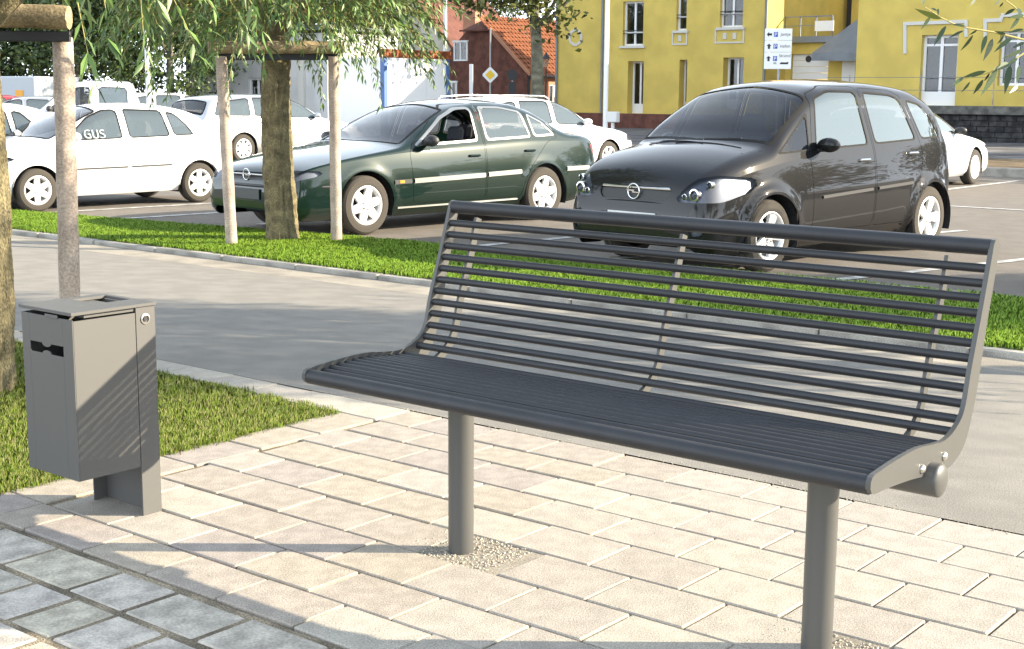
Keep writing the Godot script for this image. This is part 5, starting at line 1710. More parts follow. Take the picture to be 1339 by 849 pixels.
	part("front_wall", wall_mesh(fo + k, Vector3(0, 0, -1), R, 12.0, 2.35, [[0.35, 1.0, 0.9, 1.85], [1.75, 3.0, 0.9, 1.85]], 0.15), M.pink, h)
	window(h, "window", fo + k, Vector3(0, 0, -1), R, [0.35, 1.0, 0.9, 1.85], 0.1, [0.5], [], 0.07)
	window(h, "window", fo + k, Vector3(0, 0, -1), R, [1.75, 3.0, 0.9, 1.85], 0.1, [0.33, 0.66], [], 0.07)
	for q in [[594, 612, 54, 79], [585, 598, 107, 140]]:
		var r := rect_px(z, q[0], q[1], q[2], q[3], Vector3(0, 0, z))
		var w := MB.new()
		var wc := Vector3((r[0] + r[1]) / 2, (r[2] + r[3]) / 2, z + 0.03) + k
		w.box(wc + Vector3(0, r[3] / 2 - r[2] / 2, 0.02), Vector3(r[1] - r[0] + 0.08, 0.09, 0.1))
		w.box(wc - Vector3(0, r[3] / 2 - r[2] / 2, 0), Vector3(r[1] - r[0], 0.07, 0.06))
		for e in [-0.5, 0.0, 0.5]: w.box(wc + Vector3((r[1] - r[0] - 0.08) * e, 0, 0), Vector3(0.08, r[3] - r[2] - 0.08, 0.055))
		var wn := part("gable_window", w, M.white_paint, h)
		var pn := MB.new()
		pn.box(wc - Vector3(0, 0, 0.015), Vector3(r[1] - r[0] - 0.05, r[3] - r[2] - 0.05, 0.01))
		part("pane", pn, M.window_glass, wn)
	# roof faces: pantiles in courses on the sunny slope
	var ridge := Vector2(-44.75, 5.05)
	var eave := Vector2(-41.35, 2.08)
	var slope := (ridge - eave)
	var sl := slope.length()
	var sd := slope / sl
	var sn := Vector2(-sd.y, sd.x) * -1.0
	if sn.x < 0: sn = -sn
	mb = MB.new()
	var rows := 14
	var cols := 44
	for r in rows:
		for c in cols:
			var s0 := sl * r / rows - 0.02
			var s1 := sl * (r + 1) / rows
			var zz := z + 0.15 - 12.0 * c / cols
			var dz := -12.0 / cols
			var prev := []
			for t in 5:
				var ph := t / 4.0
				var bump := 0.05 * sin(ph * TAU * 0.75)
				var p0 := eave + sd * s0 + sn * (0.05 + bump)
				var p1 := eave + sd * s1 + sn * (0.01 + bump)
				var q := [Vector3(p0.x, p0.y, zz + dz * ph) + k, Vector3(p1.x, p1.y, zz + dz * ph) + k]
				if prev.size(): mb.quad(prev[0], q[0], q[1], prev[1])
				prev = q
	var rp := part("roof", mb, M.tile, h)
	rp.set_meta("label", "sunlit orange pantile slope")
	mb = MB.new()
	var rk := Vector3(ridge.x, ridge.y, 0) + k
	mb.quad(Vector3(-48.2, 2.0, z + 0.15) + k, Vector3(-48.2, 2.0, z - 12) + k, rk + Vector3(0, 0, z - 12), rk + Vector3(0, 0, z - 1.1))
	mb.quad(Vector3(eave.x, eave.y, z + 0.14) + k, Vector3(eave.x, eave.y, z - 12) + k, rk + Vector3(0, -0.02, z - 12), rk + Vector3(0, -0.02, z - 1.1))
	part("roof_underlay", mb, M.brick, h)
	mb = MB.new()
	mb.quad(Vector3(-45.7, 4.30, z + 0.22) + k, Vector3(-43.8, 4.30, z + 0.22) + k, rk + Vector3(0.05, 0.04, z - 1.1), rk + Vector3(-0.05, 0.04, z - 1.1))
	mb.box(Vector3(-44.75, 4.32, z + 0.2) + k, Vector3(2.0, 0.08, 0.08))
	part("half_hip", mb, M.brick, h)
	box_part("chimney", h, M.pink, Vector3(-47.0, 3.0, z - 1.5) + k, Vector3(-46.2, 5.35, z - 2.2) + k)
	mb = MB.new()
	for e in [[Vector2(-41.35, 2.08), Vector2(-43.8, 4.22)]]:
		mb.prism(PackedVector2Array([e[0], e[0] + Vector2(0, 0.2), e[1] + Vector2(0, 0.2), e[1]]), Vector3(0, 0.02, z + 0.17) + k, R, Vector3.UP, Vector3(0, 0, 0.06))
	part("verge_board", mb, M.pink, h)
	mb = MB.new()
	mb.tube([Vector3(-41.3, 2.1, z + 0.2) + k, Vector3(-41.3, 2.1, z - 12) + k], [0.06, 0.06], 8)
	mb.tube([Vector3(-41.5, 2.1, z + 0.05) + k, Vector3(-41.5, -0.1, z + 0.05) + k], [0.045, 0.045], 8)
	part("gutter", mb, M.black, h)
	# ---- pale gabled house behind the container ----
	z = -56.2
	h = thing("pale_house", "pale beige gabled house partly hidden by willow leaves", "house", Vector3(-55, -0.1, z))
	k = -h.position
	mb = MB.new()
	mb.prism(PackedVector2Array([Vector2(-61, -0.1), Vector2(-49.2, -0.1), Vector2(-49.2, 3.2), Vector2(-55.1, 9.0), Vector2(-61, 3.2)]), Vector3(0, 0, z - 3) + k, R, Vector3.UP, Vector3(0, 0, 6))
	part("wall", mb, M.beige, h)
	for e in [[Vector2(-48.9, 2.9), Vector2(-55.1, 9.0)], [Vector2(-61.3, 2.9), Vector2(-55.1, 9.0)]]:
		mb = MB.new()
		mb.prism(PackedVector2Array([e[0], e[0] + Vector2(0, 0.22), e[1] + Vector2(0, 0.22), e[1]]), Vector3(0, 0.05, z - 3) + k, R, Vector3.UP, Vector3(0, 0, 6.3))
		part("roof", mb, M.brick, h)
	for x in [524.0, 538.0]:
		var c := at_z(x, 58, z)
		window(h, "window", Vector3(c.x - 0.25, c.y - 0.4, z + 0.05) + k, R, N, [0.0, 0.5, 0.0, 0.8], -0.03, [0.5], [0.5], 0.06)
	# ---- white low building on the left ----
	z = -36.5
	var x0 := at_z(243, 100, z).x
	var x1 := at_z(428, 100, z).x
	o = Vector3(x0, -0.1, z)
	h = thing("white_building", "white rendered flat-roofed building behind the silver estate", "building", o)
	k = -h.position
	var wr := [rect_px(z, 325, 346, 102, 131, o)]
	part("wall", wall_mesh(o + k, R, N, x1 - x0, 3.6, wr, 0.2), M.plaster, h)
	for r in wr: window(h, "window", o + k, R, N, r, 0.12, [0.5], [], 0.08)
	box_part("side_wall", h, M.plaster, Vector3(x1 - 0.25, -0.1, z - 0.003) + k, Vector3(x1, 3.5, z - 4) + k)
	box_part("side_wall", h, M.plaster, Vector3(x0, -0.1, z - 0.003) + k, Vector3(x0 + 0.25, 3.5, z - 4) + k)
	box_part("back_wall", h, M.plaster, Vector3(x0 + 0.25, -0.1, z - 3.8) + k, Vector3(x1 - 0.25, 3.5, z - 4) + k)
	box_part("flat_roof", h, M.zinc, Vector3(x0 - 0.2, 3.601, z + 0.2) + k, Vector3(x1 + 0.2, 3.8, z - 4.2) + k)
	for x in [396.0]:
		var c := at_z(x, 100, z)
		box_part("pilaster", h, M.trim, Vector3(c.x - 0.15, -0.1, z + 0.001) + k, Vector3(c.x + 0.15, 3.5, z + 0.12) + k)
	# ---- site container: white panels, blue posts, orange beam ----
	var cx := -31.18
	h = thing("site_container", "white site cabin with blue corner posts and orange top beam", "container", Vector3(cx, -0.19, -33.6))
	k = -h.position
	var ye := 2.42
	var zc := [-32.05, -35.2]
	for i in 3:
		box_part("wall_panel", h, M.white_paint, Vector3(cx - 0.06, -0.1, lerpf(zc[0] - 0.16, zc[1] + 0.16, i / 3.0) - 0.005) + k, Vector3(cx - 0.02, ye, lerpf(zc[0] - 0.16, zc[1] + 0.16, (i + 1) / 3.0) + 0.005) + k, 0.006)
	box_part("end_panel", h, M.white_paint, Vector3(cx - 2.2, -0.1, zc[0] - 0.08) + k, Vector3(cx - 0.08, ye, zc[0] - 0.04) + k)
	box_part("core", h, M.white_paint, Vector3(cx - 2.3, -0.1, zc[0] - 0.1) + k, Vector3(cx - 0.065, ye - 0.01, zc[1] + 0.05) + k)
	var blue := flat(lin(0.06, 0.13, 0.32), 0.5)
	for e in zc: box_part("corner_post", h, blue, Vector3(cx - 0.17, -0.19, e + (0.0 if e > -33 else 0.17)) + k, Vector3(cx + 0.01, ye, e - (0.17 if e > -33 else 0.0)) + k, 0.01)
	box_part("top_beam", h, grain(lin(0.62, 0.13, 0.02), 0.6, 1.0, 1.0, 0.6, 0.7, 0.2, 83, 0.4), Vector3(cx - 0.18, ye + 0.002, zc[0] + 0.05) + k, Vector3(cx + 0.03, ye + 0.26, zc[1] - 0.05) + k, 0.012)
	# ---- lorry body ----
	var lp := px(25, 130, 47.0)
	h = thing("lorry_body", "pale grey lorry box body with a small orange sign behind the far cars", "lorry", Vector3(lp.x, -0.19, lp.z), 0.35)
	box_part("box_body", h, flat(lin(0.42, 0.45, 0.47), 0.5), Vector3(-3.2, 0.75, -1.2), Vector3(1.6, 1.95, 1.2), 0.04)
	box_part("chassis", h, M.black, Vector3(-3.0, 0.45, -0.9), Vector3(1.5, 0.749, 0.9), 0.02)
	box_part("sign", h, flat(lin(0.75, 0.35, 0.04), 0.5), Vector3(0.82, 1.2, 1.201), Vector3(1.12, 1.5, 1.22))
	for x in [-2.4, 0.9]:
		for zz in [-1.0, 1.0]:
			mb = MB.new()
			mb.lathe([Vector2(0.01, 0.14), Vector2(0.25, 0.14), Vector2(0.45, 0.12), Vector2(0.45, -0.12), Vector2(0.25, -0.14), Vector2(0.01, -0.14)], Vector3(x, 0.45, zz), Basis(Vector3.RIGHT, PI / 2), 24)
			part("wheel", mb, M.tyre, h)

# ---------- posts and signs ----------
func pole(called: String, label: String, category: String, base: Vector3, top_y: float, r: float, m: Material, lean := Vector3.ZERO) -> Node3D:
	var h := thing(called, label, category, base)
	var mb := MB.new()
	mb.tube([Vector3.ZERO, Vector3(lean.x, top_y - base.y, lean.z)], [r, r * 0.8], 12)
	part("pole", mb, m, h)
	return h

func facing(o: Vector3) -> Basis:   # sign turned to the drivers on the car park
	return Basis(Vector3.UP, 0.66)

func build_street_things() -> void:
	var pale := flat(lin(0.62, 0.62, 0.60), 0.5, 0.2)
	var greyp := flat(lin(0.30, 0.31, 0.32), 0.45, 0.5)
	# tall white pole before the yellow house
	var b := px(791, 190, 42.0); b.y = -0.07
	var o := pole("flag_pole", "tall white pole standing before the yellow house", "pole", b, 9.0, 0.075, M.white_paint)
	box_part("foot", o, greyp, Vector3(-0.15, 0, -0.15), Vector3(0.15, 0.12, 0.15), 0.02)
	# small grey box on a stub beside it
	b = px(801, 180, 40.0); b.y = -0.07
	o = pole("meter_post", "short post with a small grey box beside the white pole", "post", b, px(801, 160, 40.0).y, 0.06, pale)
	box_part("meter_box", o, pale, Vector3(-0.16, px(801, 160, 40.0).y - b.y, -0.1), Vector3(0.18, px(801, 146, 40.0).y - b.y, 0.1), 0.02)
	# lamp column on the left
	b = px(195, 150, 37.0); b.y = -0.19
	o = pole("lamp_post", "slim pale lamp post before the dark trees", "lamp post", b, 6.0, 0.07, pale)
	box_part("lamp_head", o, pale, Vector3(-0.1, 6.1, -0.6), Vector3(0.1, 6.25, 0.15), 0.04)
	b = px(582, 150, 55.0); b.y = -0.07
	o = pole("lamp_post", "pale lamp post rising between the gabled house and brick house", "lamp post", b, 7.5, 0.09, pale)
	box_part("lamp_head", o, pale, Vector3(-0.1, 7.4, -0.6), Vector3(0.1, 7.55, 0.15), 0.04)
	# priority road sign
	var c := px(641, 98, 50.0)
	b = Vector3(c.x, -0.07, c.z)
	o = pole("road_sign", "white and yellow diamond priority sign on a grey post", "road sign", b, px(644, 38, 50.0).y, 0.035, greyp)
	var bs := facing(b)
	var mid := Vector3(0, c.y - b.y, 0) + bs.z * 0.05
	for e in [[0.275, 0.0, M.white_paint, "sign_plate"], [0.16, 0.012, flat(lin(0.78, 0.50, 0.02), 0.5), "yellow_field"]]:
		var mb := MB.new()
		var s: float = e[0]
		var pl := PackedVector2Array()
		for i in 4:
			for d in [-0.12, 0.12]:
				var a: float = PI / 2 * i + d
				pl.append(Vector2(cos(a), sin(a)) * s)
		mb.prism(pl, mid + bs.z * e[1], bs.x, bs.y, bs.z * 0.014)
		part(e[3], mb, e[2], o)
	# sign seen from behind: disc and plate
	c = px(670, 98, 50.0)
	b = Vector3(c.x, -0.07, c.z)
	o = pole("road_sign", "dark back of a round sign with plate before the pink wall", "road sign", b, c.y + 0.2, 0.035, greyp)
	var mb := MB.new()
	mb.lathe([Vector2(0.001, 0.012), Vector2(0.2, 0.012), Vector2(0.2, 0.0), Vector2(0.001, 0.0)], Vector3(0, c.y - b.y, 0) + bs.z * 0.05, bs * Basis(Vector3.RIGHT, PI / 2), 28)
	part("disc", mb, M.black, o)
	mb = MB.new()
	mb.box(Vector3(0, c.y - b.y - 0.62, 0) + bs.z * 0.05, Vector3(0.27, 0.75, 0.012), bs, 0.004)
	part("plate", mb, M.black, o)
	# white and blue banded post
	c = px(616, 128, 52.0)
	b = Vector3(c.x, -0.07, c.z)
	o = thing("banded_post", "narrow white panel with blue band before the brick gable", "sign", b)
	for e in [[0.0, 0.75, M.white_paint], [0.752, 1.15, flat(lin(0.03, 0.05, 0.25), 0.5)], [1.152, 2.45, M.white_paint]]:
		mb = MB.new()
		mb.box(Vector3(0, (e[0] + e[1]) / 2, 0), Vector3(0.14, e[1] - e[0], 0.08), bs, 0.006)
		part("band", mb, e[2], o)
	# old lantern
	c = px(714, 80, 55.0)
	b = Vector3(c.x, -0.07, c.z)
	o = pole("street_lantern", "slender old-style street lantern before the orange roof", "lantern", b, c.y - 0.25, 0.035, M.black)
	mb = MB.new()
	mb.lathe([Vector2(0.06, -0.28), Vector2(0.16, 0.1), Vector2(0.17, 0.1)], Vector3(0, c.y - b.y, 0), Basis.IDENTITY, 6)
	part("lantern_glass", mb, glass(Color(0.5, 0.5, 0.45), 0.5), o)
	mb = MB.new()
	mb.lathe([Vector2(0.2, 0.1), Vector2(0.17, 0.14), Vector2(0.05, 0.26), Vector2(0.02, 0.36), Vector2(0.001, 0.37)], Vector3(0, c.y - b.y, 0), Basis.IDENTITY, 12)
	part("lantern_cap", mb, M.black, o)
	# direction board
	var dd := 40.0
	c = px(1017.5, 64, dd)
	b = Vector3(c.x, -0.07, c.z)
	o = thing("direction_sign", "white three-row parking direction board on a grey post", "sign", b)
	mb = MB.new()
	mb.tube([Vector3(0.05, 0, 0), Vector3(0.05, c.y - b.y + 0.5, 0)], [0.04, 0.04], 12)
	part("post", mb, greyp, o)
	bs = Basis(Vector3.UP, 0.679 - 0.19)
	var up := c.y - b.y
	var plate := flat(lin(0.74, 0.75, 0.72), 0.4)
	var ink := flat(lin(0.012, 0.012, 0.014), 0.6)
	var pblue := flat(lin(0.02, 0.07, 0.36), 0.5)
	var rows := [[0.245, 0.575, "Jantje", 0.0], [-0.09, 0.237, "Hafen", PI / 2], [-0.575, -0.098, "Strand", PI / 2]]
	for r in rows:
		var mid_y: float = (r[0] + r[1]) / 2
		var hh: float = r[1] - r[0]
		mb = MB.new()
		mb.box(bs * Vector3(0, 0, 0.07) + Vector3(0, up + mid_y, 0), Vector3(0.775, hh, 0.02), bs, 0.004)
		var row := part("row_plate", mb, plate, o)
		var ty := mid_y if hh < 0.4 else mid_y + 0.06
		var at := func(x: float, y: float) -> Vector3: return bs * Vector3(x, 0, 0.083) + Vector3(0, up + y, 0)
		# arrow
		var ar := PackedVector2Array([Vector2(-0.075, 0), Vector2(-0.01, 0.07), Vector2(-0.01, 0.03), Vector2(0.075, 0.03), Vector2(0.075, -0.03), Vector2(-0.01, -0.03), Vector2(-0.01, -0.07)])
		for i in ar.size(): ar[i] = ar[i].rotated(-r[3])
		mb = MB.new()
		mb.prism(ar, at.call(-0.26, ty), bs.x, bs.y, bs.z * 0.006)
		part("arrow", mb, ink, row)
		mb = MB.new()
		mb.box(at.call(-0.075, ty), Vector3(0.115, 0.14, 0.006), bs)
		var sq := part("parking_square", mb, pblue, row)
		part("letter", lettering("P", 0.15, 0.004), M.white_paint, sq, at.call(-0.075, ty - 0.005) + bs.z * 0.005, bs)
		var t := part("lettering", lettering(r[2], 0.112, 0.004), ink, row, at.call(0.20, ty + (0.08 if hh > 0.4 else 0.0)), bs)
		if hh > 0.4:
			mb = MB.new()   # small vehicle pictogram
			mb.prism(PackedVector2Array([Vector2(-0.12, -0.03), Vector2(0.10, -0.03), Vector2(0.12, 0.0), Vector2(0.12, 0.035), Vector2(0.05, 0.02), Vector2(-0.08, 0.025), Vector2(-0.12, 0.0)]), at.call(0.19, ty - 0.13), bs.x, bs.y, bs.z * 0.006)
			part("pictogram", mb, ink, row)
			mb = MB.new()
			mb.box(at.call(-0.075, ty - 0.13), Vector3(0.09, 0.05, 0.006), bs)
			part("small_plate", mb, greyp, row)

# ---------- trees ----------
func bark_tube(mb: MB, pts: Array, rads: Array, sides: int, sd: int, ridge := 0.17) -> void:
	var f := FastNoiseLite.new()
	f.seed = sd; f.frequency = 1.0; f.fractal_octaves = 3
	var rows := []
	for i in pts.size():
		var t: Vector3 = (pts[mini(i + 1, pts.size() - 1)] - pts[maxi(i - 1, 0)]).normalized()
		var e1 := t.cross(Vector3(0.3, 0.1, 0.95)).normalized()
		var e2 := t.cross(e1)
		var row := []
		for k in sides:
			var a := TAU * k / sides
			var y: float = pts[i].y
			var v := f.get_noise_3d(cos(a) * 3.4, y * 1.3, sin(a) * 3.4)
			var w := 1.0 - absf(f.get_noise_3d(cos(a) * 9.0 + 9.0, y * 2.6, sin(a) * 9.0)) * 3.6
			row.append(pts[i] + (e1 * cos(a) + e2 * sin(a)) * rads[i] * (1.0 + ridge * (v * 0.8 + w * 0.55)))
		rows.append(row)
	var nr := []
	for i in rows.size():
		var r := []
		for k in sides:
			var du: Vector3 = rows[i][(k + 1) % sides] - rows[i][(k + sides - 1) % sides]
			var dv: Vector3 = rows[mini(i + 1, rows.size() - 1)][k] - rows[maxi(i - 1, 0)][k]
			var q := du.cross(dv).normalized()
			if q.dot(rows[i][k] - pts[i]) < 0: q = -q
			r.append(q)
		nr.append(r)
	for i in rows.size() - 1:
		for k in sides:
			var l := (k + 1) % sides
			mb.quadn(rows[i][k], rows[i][l], rows[i + 1][l], rows[i + 1][k], nr[i][k], nr[i][l], nr[i + 1][l], nr[i + 1][k])

func leaf(mb: MB, p: Vector3, dir: Vector3, side: Vector3, ln: float, w: float) -> void:
	var n := side.cross(dir).normalized()
	var tip := p + dir * ln - n * ln * 0.06
	var m1 := p + dir * ln * 0.4 + side * w + n * w * 0.35
	var m2 := p + dir * ln * 0.4 - side * w + n * w * 0.35
	mb.trin(p, m1, tip, n, (n + side * 0.35).normalized(), n)
	mb.trin(p, tip, m2, n, n, (n - side * 0.35).normalized())

func willow_crown(sd: int, twigs: int, rad: float, low: float, high: float, ln: float) -> Array:   # -> [leaves, twigs]
	var r := RandomNumberGenerator.new()
	r.seed = sd
	var lv := MB.new()
	lv.colored = true
	var tw := MB.new()
	var pal := [Color(0.11, 0.195, 0.04), Color(0.085, 0.155, 0.036), Color(0.14, 0.215, 0.06), Color(0.065, 0.12, 0.032), Color(0.17, 0.225, 0.09)]
	for i in twigs:
		var a := r.randf() * TAU
		var rr := rad * sqrt(r.randf()) * 0.8
		var p := Vector3(cos(a) * rr, lerpf(low, high, pow(r.randf(), 1.15)), sin(a) * rr)
		var d := (Vector3(cos(a), 0, sin(a)) * r.randf_range(0.5, 1.1) + Vector3(r.randf_range(-0.4, 0.4), r.randf_range(-0.2, 0.7), r.randf_range(-0.4, 0.4))).normalized()
		var steps := r.randi_range(9, 18)
		var pts := [p]
		var droop := r.randf_range(0.05, 0.15)
		for s in steps:
			d = (d + Vector3(r.randf_range(-0.05, 0.05), -droop, r.randf_range(-0.05, 0.05))).normalized()
			p += d * 0.06
			if s > 1:
				for e in 2:
					var sd_v := d.cross(Vector3(r.randf_range(-1, 1), r.randf_range(-1, 1), r.randf_range(-1, 1))).normalized()
					var ld := (d * 0.75 + sd_v * r.randf_range(0.35, 0.8) + Vector3(0, -0.25, 0)).normalized()
					var ls := ld.cross(Vector3(r.randf_range(-1, 1), 1.2, r.randf_range(-1, 1))).normalized()
					var c: Color = pal[r.randi() % 5]
					lv.col = c * r.randf_range(0.75, 1.25)
					lv.col.a = 1.0
					var l := ln * r.randf_range(0.7, 1.2)
					leaf(lv, p, ld, ls, l, l * 0.105)
			if s % 4 == 3: pts.append(p)
		var rads := []
		for q in pts.size(): rads.append(lerpf(0.0035, 0.0012, float(q) / pts.size()))
		if pts.size() > 1: tw.tube(pts, rads, 4, false)
	return [lv.mesh(), tw.mesh()]

func add_willow(called: String, label: String, base: Vector3, lean: Vector3, r0: float, top: float, crown: Array, turn: float, sd: int, limb_to := 3.4) -> Node3D:
	var t := thing(called, label, "tree", base, 0.0, "willows beside the path")
	var mb := MB.new()
	var pts := []
	var rads := []
	var n := 70
	for i in n + 1:
		var s := float(i) / n
		pts.append(lean * s + Vector3(sin(s * 5.0 + sd) * 0.02, -0.08 + (top + 0.08) * s, cos(s * 4.0 + sd) * 0.02))
		rads.append(r0 * (lerpf(1.0, 0.82, s) + 0.22 * exp(-s * 22.0)))
	bark_tube(mb, pts, rads, 72, sd)
	part("trunk", mb, M.bark, t)
	var rr := RandomNumberGenerator.new()
	rr.seed = sd
	for k in 6:
		mb = MB.new()
		var a := TAU * k / 6.0 + rr.randf() * 0.5
		var lp := []
		var lr := []
		for i in 12:
			var s := i / 11.0
			lp.append(lean + Vector3(cos(a) * s * 1.1, top - 0.25 + s * (limb_to - top + 0.25), sin(a) * s * 1.1))
			lr.append(lerpf(r0 * 0.42, 0.02, s))
		bark_tube(mb, lp, lr, 10, sd + k)
		part("limb", mb, M.bark, t)
	var bs := Basis(Vector3.UP, turn)
	var cr := part("crown", crown[0], M.leaf, t, lean, bs)
	part("twigs", crown[1], M.twig, cr)
	return t

func broadleaf(called: String, label: String, base: Vector3, h: float, rx: float, ry: float, cy: float, pal: Array, leaves: int, ls: float, sd: int, group: String, trunk_r := 0.16, lean := Vector3.ZERO) -> Node3D:
	var t := thing(called, label, "tree", base, 0.0, group)
	var r := RandomNumberGenerator.new()
	r.seed = sd
	var mb := MB.new()
	var pts := []
	var rads := []
	for i in 14:
		var s := i / 13.0
		pts.append(lean * s * s + Vector3(sin(s * 4 + sd) * 0.06, -0.05 + (cy - ry * 0.2) * s, 0)); rads.append(trunk_r * lerpf(1.1, 0.55, s))
	bark_tube(mb, pts, rads, 16, sd, 0.05)
	part("trunk", mb, M.bark2, t)
	for k in 5:
		mb = MB.new()
		var a := TAU * k / 5 + r.randf()
		var lp := []
		var lr := []
		var s0: Vector3 = pts[9 + k % 4]
		for i in 8:
			var s := i / 7.0
			lp.append(s0 + Vector3(cos(a) * rx * 0.7 * s, ry * 0.7 * s * s + 0.25 * s * ry, sin(a) * rx * 0.7 * s)); lr.append(lerpf(trunk_r * 0.45, 0.02, s))
		bark_tube(mb, lp, lr, 8, sd + k, 0.04)
		part("limb", mb, M.bark2, t)
	var lv := MB.new()
	lv.colored = true
	var nc := 46
	var per := leaves / nc
	for i in nc:
		var d := Vector3(r.randfn(), r.randfn(), r.randfn()).normalized() * pow(r.randf(), 0.4)
		var c := lean + Vector3(d.x * rx, cy + d.y * ry, d.z * rx)
		var cr := r.randf_range(0.22, 0.4) * rx
		for k in per:
			var e := Vector3(r.randfn(), r.randfn() * 0.75, r.randfn()) * 0.55 * cr
			var dir := Vector3(r.randf_range(-1, 1), r.randf_range(-1, 0.6), r.randf_range(-1, 1)).normalized()
			var sd_v := dir.cross(Vector3(r.randf_range(-1, 1), r.randf_range(-1, 1), r.randf_range(-1, 1))).normalized()
			lv.col = pal[r.randi() % pal.size()] * r.randf_range(0.75, 1.25)
			lv.col.a = 1.0
			var l := ls * r.randf_range(0.6, 1.3)
			leaf(lv, c + e, dir, sd_v, l, l * 0.32)
	part("crown", lv, M.leaf, t)
	return t

func stake_frame(called: String, label: String, stakes: Array, bar: Array, r: float, straps: Array) -> void:
	var base: Vector3 = stakes[0][0]
	var t := thing(called, label, "tree stakes", base, 0.0, "timber stake frames round the willows")
	var k := -base
	var i := 0
	for s in stakes:
		var mb := MB.new()
		var pts := []
		var rads := []
		for j in 15:
			pts.append(s[0].lerp(s[1], j / 14.0) + k); rads.append(r * (1.0 + 0.03 * sin(j * 1.7 + i)))
		mb.tube(pts, rads, 18, true, 0.012, i)
		part("stake", mb, M.stake, t)
		i += 1
	for b in bar:
		var mb := MB.new()
		var pts := []
		var rads := []
		for j in 15:
			pts.append(b[0].lerp(b[1], j / 14.0) + k); rads.append(b[2] * (1.0 + 0.04 * sin(j * 2.1)))
		mb.tube(pts, rads, 18, true, 0.015, 2.0)
		part("cross_bar", mb, M.bar_wood, t)
	for b in straps:
		var mb := MB.new()
		var d: Vector3 = (b[1] - b[0])
		var bs := Basis.looking_at(d.normalized(), Vector3.UP)
		mb.box((b[0] + b[1]) / 2 + k, Vector3(0.02, b[2], d.length()), bs, 0.003)
		part("strap", mb, M.black, t)

